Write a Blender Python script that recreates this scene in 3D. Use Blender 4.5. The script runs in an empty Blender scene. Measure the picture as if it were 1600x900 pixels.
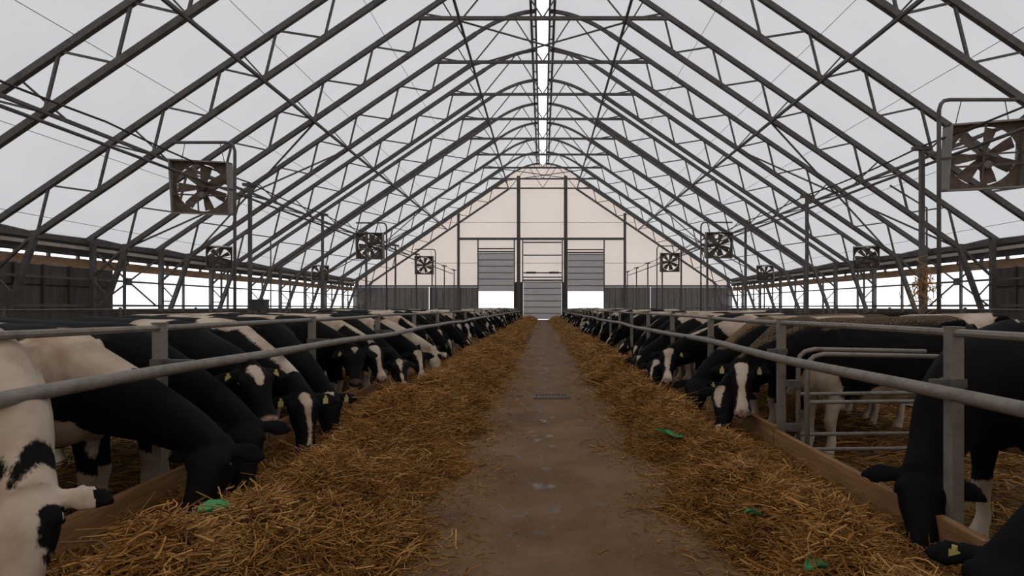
import bpy, math, random
import numpy as np
from mathutils import Vector, Matrix

random.seed(7)
rng = np.random.default_rng(7)
C = bpy.context.scene.collection
SC = bpy.context.scene

# ------------------------------------------------------------------ camera, sky, exposure
F = 850.0                      # focal length in pixels of the 1600 px wide frame
VX, VY = 848.0, 480.0          # vanishing point of the lane
EYE = 1.35
cam_d = bpy.data.cameras.new('camera')
cam_d.sensor_width = 36.0
cam_d.lens = F / 1600.0 * 36.0
cam_d.shift_x = -(VX - 800.0) / 1600.0
cam_d.shift_y = (VY - 450.0) / 1600.0
cam_d.clip_end = 600
cam = bpy.data.objects.new('camera', cam_d)
cam.location = (0, 0, EYE)
cam.rotation_euler = (math.pi / 2, 0, 0)
C.objects.link(cam)
SC.camera = cam

SC.view_settings.view_transform = 'Standard'
SC.view_settings.look = 'None'
SC.view_settings.gamma = 1.0
SC.view_settings.use_curve_mapping = False
SC.view_settings.exposure = 0.0
SC.cycles.use_denoising = True
SC.cycles.max_bounces = 8
SC.cycles.diffuse_bounces = 4
SC.cycles.sample_clamp_indirect = 6.0

world = bpy.data.worlds.new('overcast_sky')
SC.world = world
world.use_nodes = True
wn = world.node_tree
wn.nodes['Background'].inputs[0].default_value = (0.965, 0.98, 1.0, 1)
wn.nodes['Background'].inputs[1].default_value = 1.85

# ------------------------------------------------------------------ materials
def mat_new(name):
    m = bpy.data.materials.new(name)
    m.use_nodes = True
    nt = m.node_tree
    for n in list(nt.nodes):
        nt.nodes.remove(n)
    out = nt.nodes.new('ShaderNodeOutputMaterial')
    return m, nt, out

def N(nt, kind, **kw):
    n = nt.nodes.new(kind)
    for k, v in kw.items():
        if k.startswith('i_'):
            key = k[2:].replace('_', ' ')
            n.inputs[key].default_value = v
        else:
            setattr(n, k, v)
    return n

def ramp(nt, fac, stops):
    r = nt.nodes.new('ShaderNodeValToRGB')
    el = r.color_ramp.elements
    while len(el) < len(stops):
        el.new(0.5)
    for e, (p, c) in zip(el, stops):
        e.position = p
        e.color = (*c, 1) if len(c) == 3 else c
    nt.links.new(fac, r.inputs[0])
    return r.outputs[0]

def mat_noise(name, c1, c2, scale=4.0, rough=0.6, metal=0.0, bump=0.0, detail=5, c3=None, bscale=None, stretch=None, spec=0.3):
    m, nt, out = mat_new(name)
    b = N(nt, 'ShaderNodeBsdfPrincipled')
    b.inputs['Roughness'].default_value = rough
    b.inputs['Metallic'].default_value = metal
    b.inputs['Specular IOR Level'].default_value = spec
    tc = N(nt, 'ShaderNodeTexCoord')
    src = tc.outputs['Object']
    if stretch:
        mp = N(nt, 'ShaderNodeMapping')
        mp.inputs['Scale'].default_value = stretch
        nt.links.new(src, mp.inputs[0])
        src = mp.outputs[0]
    no = N(nt, 'ShaderNodeTexNoise')
    no.inputs['Scale'].default_value = scale
    no.inputs['Detail'].default_value = detail
    no.inputs['Roughness'].default_value = 0.65
    nt.links.new(src, no.inputs['Vector'])
    stops = [(0.3, c1), (0.7, c2)] if c3 is None else [(0.3, c1), (0.55, c2), (0.72, c3)]
    nt.links.new(ramp(nt, no.outputs['Fac'], stops), b.inputs['Base Color'])
    if bump > 0:
        n2 = N(nt, 'ShaderNodeTexNoise')
        n2.inputs['Scale'].default_value = bscale or scale * 4
        n2.inputs['Detail'].default_value = 4
        nt.links.new(src, n2.inputs['Vector'])
        bp = N(nt, 'ShaderNodeBump')
        bp.inputs['Strength'].default_value = bump
        bp.inputs['Distance'].default_value = 0.02
        nt.links.new(n2.outputs['Fac'], bp.inputs['Height'])
        nt.links.new(bp.outputs[0], b.inputs['Normal'])
    nt.links.new(b.outputs[0], out.inputs[0])
    return m

def mat_membrane(name, trans, diff, mixf=0.5):
    m, nt, out = mat_new(name)
    tc = N(nt, 'ShaderNodeTexCoord')
    no = N(nt, 'ShaderNodeTexNoise')
    no.inputs['Scale'].default_value = 0.35
    no.inputs['Detail'].default_value = 4
    nt.links.new(tc.outputs['Object'], no.inputs['Vector'])
    col = ramp(nt, no.outputs['Fac'], [(0.3, tuple(0.93 * c for c in trans)), (0.7, trans)])
    t = N(nt, 'ShaderNodeBsdfTranslucent')
    nt.links.new(col, t.inputs[0])
    d = N(nt, 'ShaderNodeBsdfDiffuse')
    d.inputs[0].default_value = (*diff, 1)
    mx = N(nt, 'ShaderNodeMixShader')
    mx.inputs[0].default_value = mixf
    nt.links.new(d.outputs[0], mx.inputs[1])
    nt.links.new(t.outputs[0], mx.inputs[2])
    nt.links.new(mx.outputs[0], out.inputs[0])
    return m

M = {}
M['membrane'] = mat_membrane('roof_fabric', (0.80, 0.80, 0.81), (0.55, 0.54, 0.54), 0.42)
M['gable_fabric'] = mat_membrane('gable_fabric', (0.86, 0.74, 0.66), (0.60, 0.52, 0.46), 0.42)
M['steel'] = mat_noise('weathered_steel', (0.065, 0.058, 0.055), (0.12, 0.11, 0.105), 3.0, 0.6, 0.0, 0.08, c3=(0.085, 0.062, 0.048))
M['galv'] = mat_noise('galvanised_tube', (0.135, 0.115, 0.095), (0.225, 0.20, 0.172), 9.0, 0.5, 0.15, 0.06, c3=(0.15, 0.11, 0.08))
M['galv_dark'] = mat_noise('dull_galvanised', (0.07, 0.065, 0.06), (0.13, 0.12, 0.11), 7.0, 0.5, 0.1, 0.06, c3=(0.10, 0.075, 0.055))
M['pale_pipe'] = mat_noise('pale_plastic_pipe', (0.42, 0.36, 0.31), (0.55, 0.48, 0.42), 4.0, 0.5)
M['rope'] = mat_noise('grey_rope', (0.2, 0.2, 0.2), (0.3, 0.3, 0.3), 20, 0.8)
M['timber'] = mat_noise('weathered_timber', (0.15, 0.078, 0.032), (0.33, 0.185, 0.082), 3.0, 0.7, 0, 0.25, stretch=(6, 0.6, 6), spec=0.2)
M['eave_timber'] = mat_noise('eave_timber', (0.30, 0.19, 0.11), (0.46, 0.30, 0.18), 2.0, 0.75, 0, 0.1, stretch=(4, 0.5, 4), spec=0.2)
M['panel'] = mat_noise('grey_wall_panel', (0.065, 0.06, 0.056), (0.115, 0.105, 0.098), 1.5, 0.7, 0, 0.1, stretch=(3, 3, .6))
M['plank_grey'] = mat_noise('grey_planks', (0.15, 0.14, 0.135), (0.25, 0.24, 0.23), 2.0, 0.7, 0, 0.1, stretch=(4, 4, .5))
M['door'] = mat_noise('grey_door_metal', (0.58, 0.57, 0.57), (0.66, 0.65, 0.65), 2.0, 0.5, 0.0)
M['dark'] = mat_noise('dark_frame', (0.05, 0.045, 0.04), (0.09, 0.08, 0.07), 4.0, 0.6)
M['rust'] = mat_noise('grimy_fan_metal', (0.09, 0.065, 0.05), (0.17, 0.125, 0.095), 6.0, 0.65, 0.1, 0.1)
M['fan_side'] = mat_noise('dusty_zinc', (0.20, 0.19, 0.18), (0.30, 0.28, 0.26), 5.0, 0.55, 0.2, 0.1)
M['blade'] = mat_noise('dusty_blade', (0.10, 0.075, 0.06), (0.20, 0.15, 0.115), 8.0, 0.6)
M['motor'] = mat_noise('motor_grey', (0.10, 0.10, 0.10), (0.2, 0.18, 0.16), 8.0, 0.5)
M['cable'] = mat_noise('black_cable', (0.02, 0.02, 0.02), (0.05, 0.045, 0.04), 8.0, 0.6)
M['snow'] = mat_noise('snow', (0.78, 0.79, 0.8), (0.85, 0.85, 0.86), 0.5, 0.9)
M['pen'] = mat_noise('trodden_bedding', (0.045, 0.028, 0.014), (0.14, 0.085, 0.035), 5.0, 0.9, 0, 0.8, c3=(0.22, 0.14, 0.055), bscale=25, spec=0.1)
M['black_plastic'] = mat_noise('black_plastic', (0.03, 0.03, 0.03), (0.05, 0.05, 0.05), 8.0, 0.5)
M['green'] = mat_noise('green_plastic', (0.03, 0.17, 0.05), (0.07, 0.28, 0.10), 12.0, 0.6, 0, 0.3)
M['tag'] = mat_noise('yellow_tag', (0.40, 0.34, 0.10), (0.50, 0.43, 0.16), 9.0, 0.5)
M['eye'] = mat_noise('eye', (0.006, 0.005, 0.004), (0.012, 0.01, 0.008), 9.0, 0.08, spec=0.5)
M['iron'] = mat_noise('cast_iron', (0.03, 0.028, 0.025), (0.07, 0.06, 0.05), 14.0, 0.6)

def mat_skylight():
    m, nt, out = mat_new('clear_ridge_sheet')
    t = N(nt, 'ShaderNodeBsdfTransparent')
    t.inputs[0].default_value = (0.9, 0.9, 0.9, 1)
    d = N(nt, 'ShaderNodeBsdfTranslucent')
    d.inputs[0].default_value = (0.85, 0.85, 0.85, 1)
    mx = N(nt, 'ShaderNodeMixShader')
    mx.inputs[0].default_value = 0.3
    nt.links.new(t.outputs[0], mx.inputs[1])
    nt.links.new(d.outputs[0], mx.inputs[2])
    nt.links.new(mx.outputs[0], out.inputs[0])
    return m
M['skylight'] = mat_skylight()

def mat_lane():
    m, nt, out = mat_new('lane_concrete')
    b = N(nt, 'ShaderNodeBsdfPrincipled')
    tc = N(nt, 'ShaderNodeTexCoord')
    n1 = N(nt, 'ShaderNodeTexNoise'); n1.inputs['Scale'].default_value = 1.3; n1.inputs['Detail'].default_value = 8; n1.inputs['Roughness'].default_value = 0.7
    nt.links.new(tc.outputs['Object'], n1.inputs['Vector'])
    col = ramp(nt, n1.outputs['Fac'], [(0.28, (0.076, 0.041, 0.019)), (0.5, (0.134, 0.078, 0.039)), (0.72, (0.195, 0.120, 0.066))])
    n4 = N(nt, 'ShaderNodeTexNoise'); n4.inputs['Scale'].default_value = 45; n4.inputs['Detail'].default_value = 3
    nt.links.new(tc.outputs['Object'], n4.inputs['Vector'])
    speck = ramp(nt, n4.outputs['Fac'], [(0.62, (0, 0, 0)), (0.72, (1, 1, 1))])
    mixc = N(nt, 'ShaderNodeMix', data_type='RGBA')
    mixc.inputs[7].default_value = (0.27, 0.17, 0.075, 1)
    mul = N(nt, 'ShaderNodeMath', operation='MULTIPLY'); mul.inputs[1].default_value = 0.55
    nt.links.new(speck, mul.inputs[0])
    nt.links.new(mul.outputs[0], mixc.inputs[0])
    nt.links.new(col, mixc.inputs[6])
    # small damp patches down the worn middle of the lane
    mp = N(nt, 'ShaderNodeMapping'); mp.inputs['Scale'].default_value = (3.2, 2.0, 1)
    nt.links.new(tc.outputs['Object'], mp.inputs[0])
    n2 = N(nt, 'ShaderNodeTexNoise'); n2.inputs['Scale'].default_value = 1.9; n2.inputs['Detail'].default_value = 5
    nt.links.new(mp.outputs[0], n2.inputs['Vector'])
    sep = N(nt, 'ShaderNodeSeparateXYZ'); nt.links.new(tc.outputs['Object'], sep.inputs[0])
    ab = N(nt, 'ShaderNodeMath', operation='ABSOLUTE'); nt.links.new(sep.outputs[0], ab.inputs[0])
    mr = N(nt, 'ShaderNodeMapRange'); mr.inputs[1].default_value = 0.02; mr.inputs[2].default_value = 0.30; mr.inputs[3].default_value = 0.10; mr.inputs[4].default_value = 0.0
    nt.links.new(ab.outputs[0], mr.inputs[0])
    ad = N(nt, 'ShaderNodeMath', operation='ADD'); nt.links.new(n2.outputs['Fac'], ad.inputs[0]); nt.links.new(mr.outputs[0], ad.inputs[1])
    wet = ramp(nt, ad.outputs[0], [(0.64, (0, 0, 0)), (0.76, (1, 1, 1))])
    mixw = N(nt, 'ShaderNodeMix', data_type='RGBA')
    mixw.inputs[7].default_value = (0.05, 0.034, 0.023, 1)
    mw = N(nt, 'ShaderNodeMath', operation='MULTIPLY'); mw.inputs[1].default_value = 0.7
    nt.links.new(wet, mw.inputs[0]); nt.links.new(mw.outputs[0], mixw.inputs[0])
    nt.links.new(mixc.outputs[2], mixw.inputs[6])
    nt.links.new(mixw.outputs[2], b.inputs['Base Color'])
    rr = ramp(nt, wet, [(0.0, (0.9, 0.9, 0.9)), (1.0, (0.2, 0.2, 0.2))])
    nt.links.new(rr, b.inputs['Roughness'])
    b.inputs['Specular IOR Level'].default_value = 0.22
    n3 = N(nt, 'ShaderNodeTexNoise'); n3.inputs['Scale'].default_value = 14; n3.inputs['Detail'].default_value = 6
    nt.links.new(tc.outputs['Object'], n3.inputs['Vector'])
    bp = N(nt, 'ShaderNodeBump'); bp.inputs['Strength'].default_value = 0.35; bp.inputs['Distance'].default_value = 0.02
    inv = N(nt, 'ShaderNodeMath', operation='SUBTRACT'); inv.inputs[0].default_value = 1.0; nt.links.new(wet, inv.inputs[1])
    mb = N(nt, 'ShaderNodeMath', operation='MULTIPLY'); nt.links.new(n3.outputs['Fac'], mb.inputs[0]); nt.links.new(inv.outputs[0], mb.inputs[1])
    nt.links.new(mb.outputs[0], bp.inputs['Height']); nt.links.new(bp.outputs[0], b.inputs['Normal'])
    nt.links.new(b.outputs[0], out.inputs[0])
    return m
M['lane'] = mat_lane()

def mat_straw(name, dark, mid, light):
    """colour per stalk from the 'tone' attribute"""
    m, nt, out = mat_new(name)
    b = N(nt, 'ShaderNodeBsdfPrincipled')
    b.inputs['Roughness'].default_value = 0.6
    b.inputs['Specular IOR Level'].default_value = 0.25
    at = N(nt, 'ShaderNodeAttribute', attribute_name='tone')
    nt.links.new(ramp(nt, at.outputs['Fac'], [(0.0, dark), (0.5, mid), (1.0, light)]), b.inputs['Base Color'])
    nt.links.new(b.outputs[0], out.inputs[0])
    return m
M['stalk'] = mat_straw('straw_stalk', (0.11, 0.048, 0.012), (0.38, 0.185, 0.045), (0.68, 0.40, 0.135))
M['heap'] = mat_noise('straw_mass', (0.05, 0.023, 0.007), (0.15, 0.072, 0.02), 30.0, 0.9, 0, 1.0, c3=(0.24, 0.125, 0.04), bscale=60, spec=0.1)

def mat_coat():
    m, nt, out = mat_new('cow_coat')
    b = N(nt, 'ShaderNodeBsdfPrincipled')
    b.inputs['Roughness'].default_value = 0.7
    b.inputs['Specular IOR Level'].default_value = 0.07
    at = N(nt, 'ShaderNodeAttribute', attribute_name='coat')
    sp = N(nt, 'ShaderNodeSeparateColor'); nt.links.new(at.outputs['Color'], sp.inputs[0])
    tc = N(nt, 'ShaderNodeTexCoord')
    n1 = N(nt, 'ShaderNodeTexNoise'); n1.inputs['Scale'].default_value = 7; n1.inputs['Detail'].default_value = 5; n1.inputs['Roughness'].default_value = 0.6
    nt.links.new(tc.outputs['Object'], n1.inputs['Vector'])
    n1b = N(nt, 'ShaderNodeMapRange'); n1b.inputs[1].default_value = 0; n1b.inputs[2].default_value = 1; n1b.inputs[3].default_value = -0.04; n1b.inputs[4].default_value = 0.04
    nt.links.new(n1.outputs['Fac'], n1b.inputs[0])
    # hair-fine fringe on the patch edge
    n5 = N(nt, 'ShaderNodeTexNoise'); n5.inputs['Scale'].default_value = 90; n5.inputs['Detail'].default_value = 1
    mp5 = N(nt, 'ShaderNodeMapping'); mp5.inputs['Scale'].default_value = (1, 1, 0.3)
    nt.links.new(tc.outputs['Object'], mp5.inputs[0]); nt.links.new(mp5.outputs[0], n5.inputs['Vector'])
    n5b = N(nt, 'ShaderNodeMapRange'); n5b.inputs[1].default_value = 0; n5b.inputs[2].default_value = 1; n5b.inputs[3].default_value = -0.012; n5b.inputs[4].default_value = 0.012
    nt.links.new(n5.outputs['Fac'], n5b.inputs[0])
    a1 = N(nt, 'ShaderNodeMath', operation='ADD'); nt.links.new(sp.outputs[0], a1.inputs[0]); nt.links.new(n1b.outputs[0], a1.inputs[1])
    a2 = N(nt, 'ShaderNodeMath', operation='ADD'); nt.links.new(a1.outputs[0], a2.inputs[0]); nt.links.new(n5b.outputs[0], a2.inputs[1])
    wht = ramp(nt, a2.outputs[0], [(0.494, (0, 0, 0)), (0.506, (1, 1, 1))])
    n2 = N(nt, 'ShaderNodeTexNoise'); n2.inputs['Scale'].default_value = 3.5; n2.inputs['Detail'].default_value = 5
    nt.links.new(tc.outputs['Object'], n2.inputs['Vector'])
    cream = ramp(nt, n2.outputs['Fac'], [(0.3, (0.27, 0.19, 0.125)), (0.5, (0.45, 0.365, 0.28)), (0.72, (0.56, 0.48, 0.39))])
    black = ramp(nt, n2.outputs['Fac'], [(0.3, (0.0035, 0.003, 0.003)), (0.7, (0.0075, 0.0065, 0.006))])
    mx = N(nt, 'ShaderNodeMix', data_type='RGBA')
    nt.links.new(wht, mx.inputs[0]); nt.links.new(black, mx.inputs[6]); nt.links.new(cream, mx.inputs[7])
    # straw chaff caught in the hair along the back
    n3 = N(nt, 'ShaderNodeTexNoise'); n3.inputs['Scale'].default_value = 85; n3.inputs['Detail'].default_value = 4; n3.inputs['Roughness'].default_value = 0.8
    nt.links.new(tc.outputs['Object'], n3.inputs['Vector'])
    d1 = N(nt, 'ShaderNodeMath', operation='MULTIPLY'); nt.links.new(n3.outputs['Fac'], d1.inputs[0]); nt.links.new(sp.outputs[2], d1.inputs[1])
    chaff = ramp(nt, d1.outputs[0], [(0.37, (0, 0, 0)), (0.47, (1, 1, 1))])
    m2 = N(nt, 'ShaderNodeMix', data_type='RGBA'); m2.inputs[7].default_value = (0.24, 0.155, 0.078, 1)
    cm = N(nt, 'ShaderNodeMath', operation='MULTIPLY'); cm.inputs[1].default_value = 0.75
    nt.links.new(chaff, cm.inputs[0]); nt.links.new(cm.outputs[0], m2.inputs[0]); nt.links.new(mx.outputs[2], m2.inputs[6])
    # bare skin of the muzzle
    m3 = N(nt, 'ShaderNodeMix', data_type='RGBA')
    n4 = N(nt, 'ShaderNodeTexNoise'); n4.inputs['Scale'].default_value = 30; nt.links.new(tc.outputs['Object'], n4.inputs['Vector'])
    skin = ramp(nt, n4.outputs['Fac'], [(0.35, (0.10, 0.06, 0.05)), (0.6, (0.36, 0.22, 0.17))])
    nt.links.new(skin, m3.inputs[7]); nt.links.new(sp.outputs[1], m3.inputs[0]); nt.links.new(m2.outputs[2], m3.inputs[6])
    # nostrils: shade of the hollows painted as dark spots
    m4 = N(nt, 'ShaderNodeMix', data_type='RGBA'); m4.inputs[7].default_value = (0.012, 0.008, 0.007, 1)
    ia = N(nt, 'ShaderNodeMath', operation='SUBTRACT'); ia.inputs[0].default_value = 1.0; nt.links.new(at.outputs['Alpha'], ia.inputs[1])
    nt.links.new(ia.outputs[0], m4.inputs[0]); nt.links.new(m3.outputs[2], m4.inputs[6])
    nt.links.new(m4.outputs[2], b.inputs['Base Color'])
    n6 = N(nt, 'ShaderNodeTexNoise'); n6.inputs['Scale'].default_value = 60; n6.inputs['Detail'].default_value = 3
    nt.links.new(mp5.outputs[0], n6.inputs['Vector'])
    bp = N(nt, 'ShaderNodeBump'); bp.inputs['Strength'].default_value = 0.25; bp.inputs['Distance'].default_value = 0.01
    nt.links.new(n6.outputs['Fac'], bp.inputs['Height']); nt.links.new(bp.outputs[0], b.inputs['Normal'])
    nt.links.new(b.outputs[0], out.inputs[0])
    return m
M['coat'] = mat_coat()

# ------------------------------------------------------------------ mesh helpers
def V(*a):
    return np.array(a, float)

def unit(v):
    v = np.asarray(v, float)
    return v / (np.linalg.norm(v) + 1e-12)

class MB:
    def __init__(self):
        self.v = []; self.f = []; self.n = 0
    def add(self, vs, fs):
        self.v.extend([tuple(x) for x in vs])
        self.f.extend([tuple(i + self.n for i in f) for f in fs])
        self.n += len(vs)
        return self
    def box(self, lo, hi):
        x0, y0, z0 = lo; x1, y1, z1 = hi
        vs = [(x0,y0,z0),(x1,y0,z0),(x1,y1,z0),(x0,y1,z0),(x0,y0,z1),(x1,y0,z1),(x1,y1,z1),(x0,y1,z1)]
        return self.add(vs, [(3,2,1,0),(4,5,6,7),(0,1,5,4),(1,2,6,5),(2,3,7,6),(3,0,4,7)])
    def bar(self, p, q, w, h=None, ref=(0,1,0)):
        h = h or w
        p = np.asarray(p, float); q = np.asarray(q, float)
        d = unit(q - p); a = np.asarray(ref, float)
        if abs(np.dot(d, a)) > 0.95: a = V(0,0,1)
        if abs(np.dot(d, a)) > 0.95: a = V(1,0,0)
        a = unit(a - d * np.dot(a, d)); b = np.cross(d, a)
        vs = []
        for c in (p, q):
            for s, t in ((-1,-1),(1,-1),(1,1),(-1,1)):
                vs.append(c + a * s * w / 2 + b * t * h / 2)
        return self.add(vs, [(0,1,2,3),(7,6,5,4),(0,4,5,1),(1,5,6,2),(2,6,7,3),(3,7,4,0)])
    def tube(self, pts, r, n=8, cap=True):
        pts = [np.asarray(p, float) for p in pts]
        rs = r if hasattr(r, '__len__') else [r] * len(pts)
        rings = []
        a = None
        for i, p in enumerate(pts):
            d = unit(pts[min(i+1, len(pts)-1)] - pts[max(i-1, 0)])
            if a is None:
                a = V(0,0,1) if abs(d[2]) < 0.9 else V(1,0,0)
            a = unit(a - d * np.dot(a, d)); b = np.cross(d, a)
            rings.append([p + rs[i] * (math.cos(t) * a + math.sin(t) * b) for t in np.linspace(0, 2*math.pi, n, endpoint=False)])
        vs = [v for r_ in rings for v in r_]
        fs = []
        for i in range(len(pts)-1):
            for k in range(n):
                k2 = (k+1) % n
                fs.append((i*n+k, i*n+k2, (i+1)*n+k2, (i+1)*n+k))
        if cap:
            fs.append(tuple(range(n-1, -1, -1)))
            fs.append(tuple((len(pts)-1)*n + k for k in range(n)))
        return self.add(vs, fs)
    def mesh(self, name, smooth=False):
        me = bpy.data.meshes.new(name)
        me.from_pydata(self.v, [], self.f)
        me.update()
        if smooth:
            me.polygons.foreach_set('use_smooth', [True] * len(me.polygons))
        return me

def obj(name, mesh, mat=None, parent=None, loc=None):
    if isinstance(mesh, MB):
        mesh = mesh.mesh(name, getattr(mesh, 'smooth', False))
    o = bpy.data.objects.new(name, mesh)
    C.objects.link(o)
    if mat is not None and len(mesh.materials) == 0:
        mesh.materials.append(M[mat] if isinstance(mat, str) else mat)
    if parent is not None: o.parent = parent
    if loc is not None: o.location = loc
    return o

def tag(o, label=None, cat=None, group=None, kind=None):
    if label: o['label'] = label
    if cat: o['category'] = cat
    if group: o['group'] = group
    if kind: o['kind'] = kind
    return o

def empty(name, loc=(0,0,0), rz=0.0, **kw):
    o = bpy.data.objects.new(name, None)
    o.empty_display_size = 0.2
    C.objects.link(o)
    o.location = loc; o.rotation_euler = (0, 0, rz)
    return tag(o, **kw)

def copy_tree(o, parent=None, **kw):
    c = o.copy(); C.objects.link(c); c.parent = parent
    for ch in list(o.children):
        copy_tree(ch, c)
    return tag(c, **kw)

def px(x, y, depth):
    """world point seen at photo pixel (x, y) at the given depth along the lane"""
    return V((x - VX) / F * depth, depth, EYE - (y - VY) / F * depth)

# ------------------------------------------------------------------ the shell of the barn
S = 4.2
Y0 = 5.6 * S
def ty(i): return Y0 + i * S
YA, YB = ty(-7) , ty(8)          # front and back ends
YW = YB + 0.55                   # gable wall plane
def zU(x): return 17.6 - 0.68 * x
def zL(x): return 16.18 - 0.68 * x
RIDGE = 16.45
def arc(t):                       # crown of the upper chord, t 0..1 from x=3.4 to ridge
    p0, p1, p2 = V(3.4, zU(3.4)), V(1.69, RIDGE), V(0.0, RIDGE)
    return (1-t)**2 * p0 + 2*t*(1-t) * p1 + t*t * p2

outside = obj('ground', MB().box((-150, -150, -0.6), (150, 260, -0.32)), 'snow')
tag(outside, 'pale snow covered ground outside the barn', 'ground', kind='structure')

lane = MB().box((-2.62, YA, -0.3), (2.25, YW + 1.2, 0.0))
tag(obj('floor', lane, 'lane'), 'brown concrete feeding lane with damp patches down the middle', 'floor', kind='structure')
for s in (-1, 1):
    x0, x1 = (-20.6, -2.62) if s < 0 else (2.25, 20.6)
    tag(obj('floor_pen', MB().box((x0, YA, -0.31), (x1, YW, -0.15)), 'pen'),
        'trodden straw floor of the pens %s the tube gate' % ('across the lane from' if s < 0 else 'behind'), 'floor', kind='structure')

# fabric roof, one panel for each bay and side
prof = [(20.25, zU(20.25) + 0.14)] + [(x, zU(x) + 0.14) for x in np.linspace(19, 3.4, 12)] + \
       [tuple(arc(t) + V(0, 0.14)) for t in np.linspace(0.12, 0.80, 7)]
prof = [p for p in prof if p[0] > 0.33] + [(0.33, RIDGE + 0.14)]
ceil = empty('ceiling', (0, 0, 0), label='translucent white fabric roof stretched over the steel trusses', cat='roof', kind='structure')
panel_me = {}
for s in (-1, 1):
    m = MB()
    ny = 6
    vs, fs = [], []
    for j in range(ny + 1):
        yy = S * j / ny
        sag = -0.05 * math.sin(math.pi * j / ny)
        for (x, z) in prof:
            vs.append((s * x, yy, z + sag))
    w = len(prof)
    for j in range(ny):
        for k in range(w - 1):
            q = (j*w+k, j*w+k+1, (j+1)*w+k+1, (j+1)*w+k)
            fs.append(q if s > 0 else q[::-1])
    m.add(vs, fs); m.smooth = True
    panel_me[s] = m.mesh('fabric_panel', True); panel_me[s].materials.append(M['membrane'])
for i in range(-7, 8):
    for s in (-1, 1):
        obj('fabric_panel', panel_me[s], None, ceil, (0, ty(i), 0))
for s in (-1, 1):
    # last strip from the end truss to the gable wall
    m = MB(); vs = []; fs = []
    for yy in (YB, YW + 0.1):
        for (x, z) in prof: vs.append((s*x, yy, z))
    w = len(prof)
    for k in range(w-1):
        q = (k, k+1, w+k+1, w+k); fs.append(q if s > 0 else q[::-1])
    m.add(vs, fs); obj('fabric_panel', m, 'membrane', ceil)
# clear ridge sheet and its two channels
rs = obj('ridge_skylight', MB().box((-0.33, YA, RIDGE + 0.13), (0.33, YW, RIDGE + 0.145)), 'skylight', ceil)
for s in (-1, 1):
    m = MB().box((s*0.36 - 0.05, YA, RIDGE - 0.18), (s*0.36 + 0.05, YW, RIDGE + 0.16))
    m.box((s*0.60 - 0.06, YA, RIDGE - 0.04), (s*0.60 + 0.06, YW, RIDGE + 0.10))
    obj('ridge_channel', m, 'steel', ceil)
brk = MB().bar((-0.36, 0, 0), (-0.60, 0, 0.06), 0.10, 0.03).mesh('ridge_bracket'); brk.materials.append(M['steel'])
for i in range(-2, 8):
    for k in range(3):
        for s in (-1, 1):
            o = obj('ridge_bracket', brk, None, ceil, (0, ty(i) + S * k / 3, RIDGE - 0.1))
            if s > 0: o.rotation_euler = (0, 0, math.pi)

# ------------------------------------------------------------------ roof trusses
LOWN = [3.56, 5.64, 7.75, 9.87, 11.85, 13.85, 15.8, 17.95]
def build_truss():
    t = empty('roof_truss', (0, 0, 0), label='steel lattice truss arching from wall to wall under the fabric roof', cat='truss', group='roof trusses')
    for s in (-1, 1):
        P = lambda x, z: V(s * x, 0, z)
        m = MB().bar(P(19.75, zU(19.75)), P(3.4, zU(3.4)), 0.15, 0.19)
        pts = [arc(q) for q in np.linspace(0, 0.88, 9)]
        for a, b in zip(pts[:-1], pts[1:]):
            m.bar(P(*a), P(*b), 0.13, 0.16)
        obj('upper_chord', m, 'steel', t)
        obj('lower_chord', MB().bar(P(18.0, zL(18.0)), P(3.50, zL(3.50)), 0.15, 0.19), 'steel', t)
        for k, x in enumerate(LOWN):
            if k > 0:
                obj('web_strut', MB().bar(P(x, zL(x)), P(x - 0.42, zU(x - 0.42)), 0.07), 'steel', t)
                xi = LOWN[k-1]
                obj('web_strut', MB().bar(P(x - 0.42, zU(x - 0.42)), P(xi, zL(xi)), 0.06), 'steel', t)
        obj('web_strut', MB().bar(P(19.5, zU(19.5)), P(17.95, zL(17.95)), 0.07), 'steel', t)
        a = arc(0.55)
        obj('web_strut', MB().bar(P(3.5, 13.8), P(*a), 0.055), 'steel', t)
        obj('web_strut', MB().bar(P(0.0, 13.85), P(*a), 0.055), 'steel', t)
        # leg
        obj('column', MB().bar(P(19.45, -0.2), P(19.45, zU(19.45) - 0.05), 0.16, 0.2), 'steel', t)
        obj('raking_leg', MB().bar(P(19.35, 0.2), P(18.0, zL(18.0)), 0.15, 0.18), 'steel', t)
        obj('leg_brace', MB().bar(P(19.45, 2.65), P(18.15, 3.85), 0.09), 'steel', t)
        obj('leg_brace', MB().bar(P(19.45, 2.5), P(18.75, 1.75), 0.05), 'steel', t)
        obj('leg_brace', MB().bar(P(19.45, 1.65), P(18.85, 1.65), 0.06), 'steel', t)
        obj('knee_plate', MB().box((s*18.0 - 0.14, -0.05, zL(18.0) - 0.14), (s*18.0 + 0.14, 0.05, zL(18.0) + 0.14)), 'steel', t)
    obj('collar_beam', MB().bar(V(-5.5, 0, 13.84), V(5.5, 0, 13.84), 0.12, 0.14), 'steel', t)
    return t
truss = build_truss()
ORD = ['first', 'second', 'third', 'fourth', 'fifth', 'sixth', 'seventh', 'eighth', 'ninth', 'tenth', 'eleventh', 'twelfth']
for i in range(-3, 9):
    o = truss if i == -3 else copy_tree(truss)
    o.location = (0, ty(i), 0)
    o['label'] = 'steel lattice roof truss, %s counted from the far gable wall' % ORD[8 - i]

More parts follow.
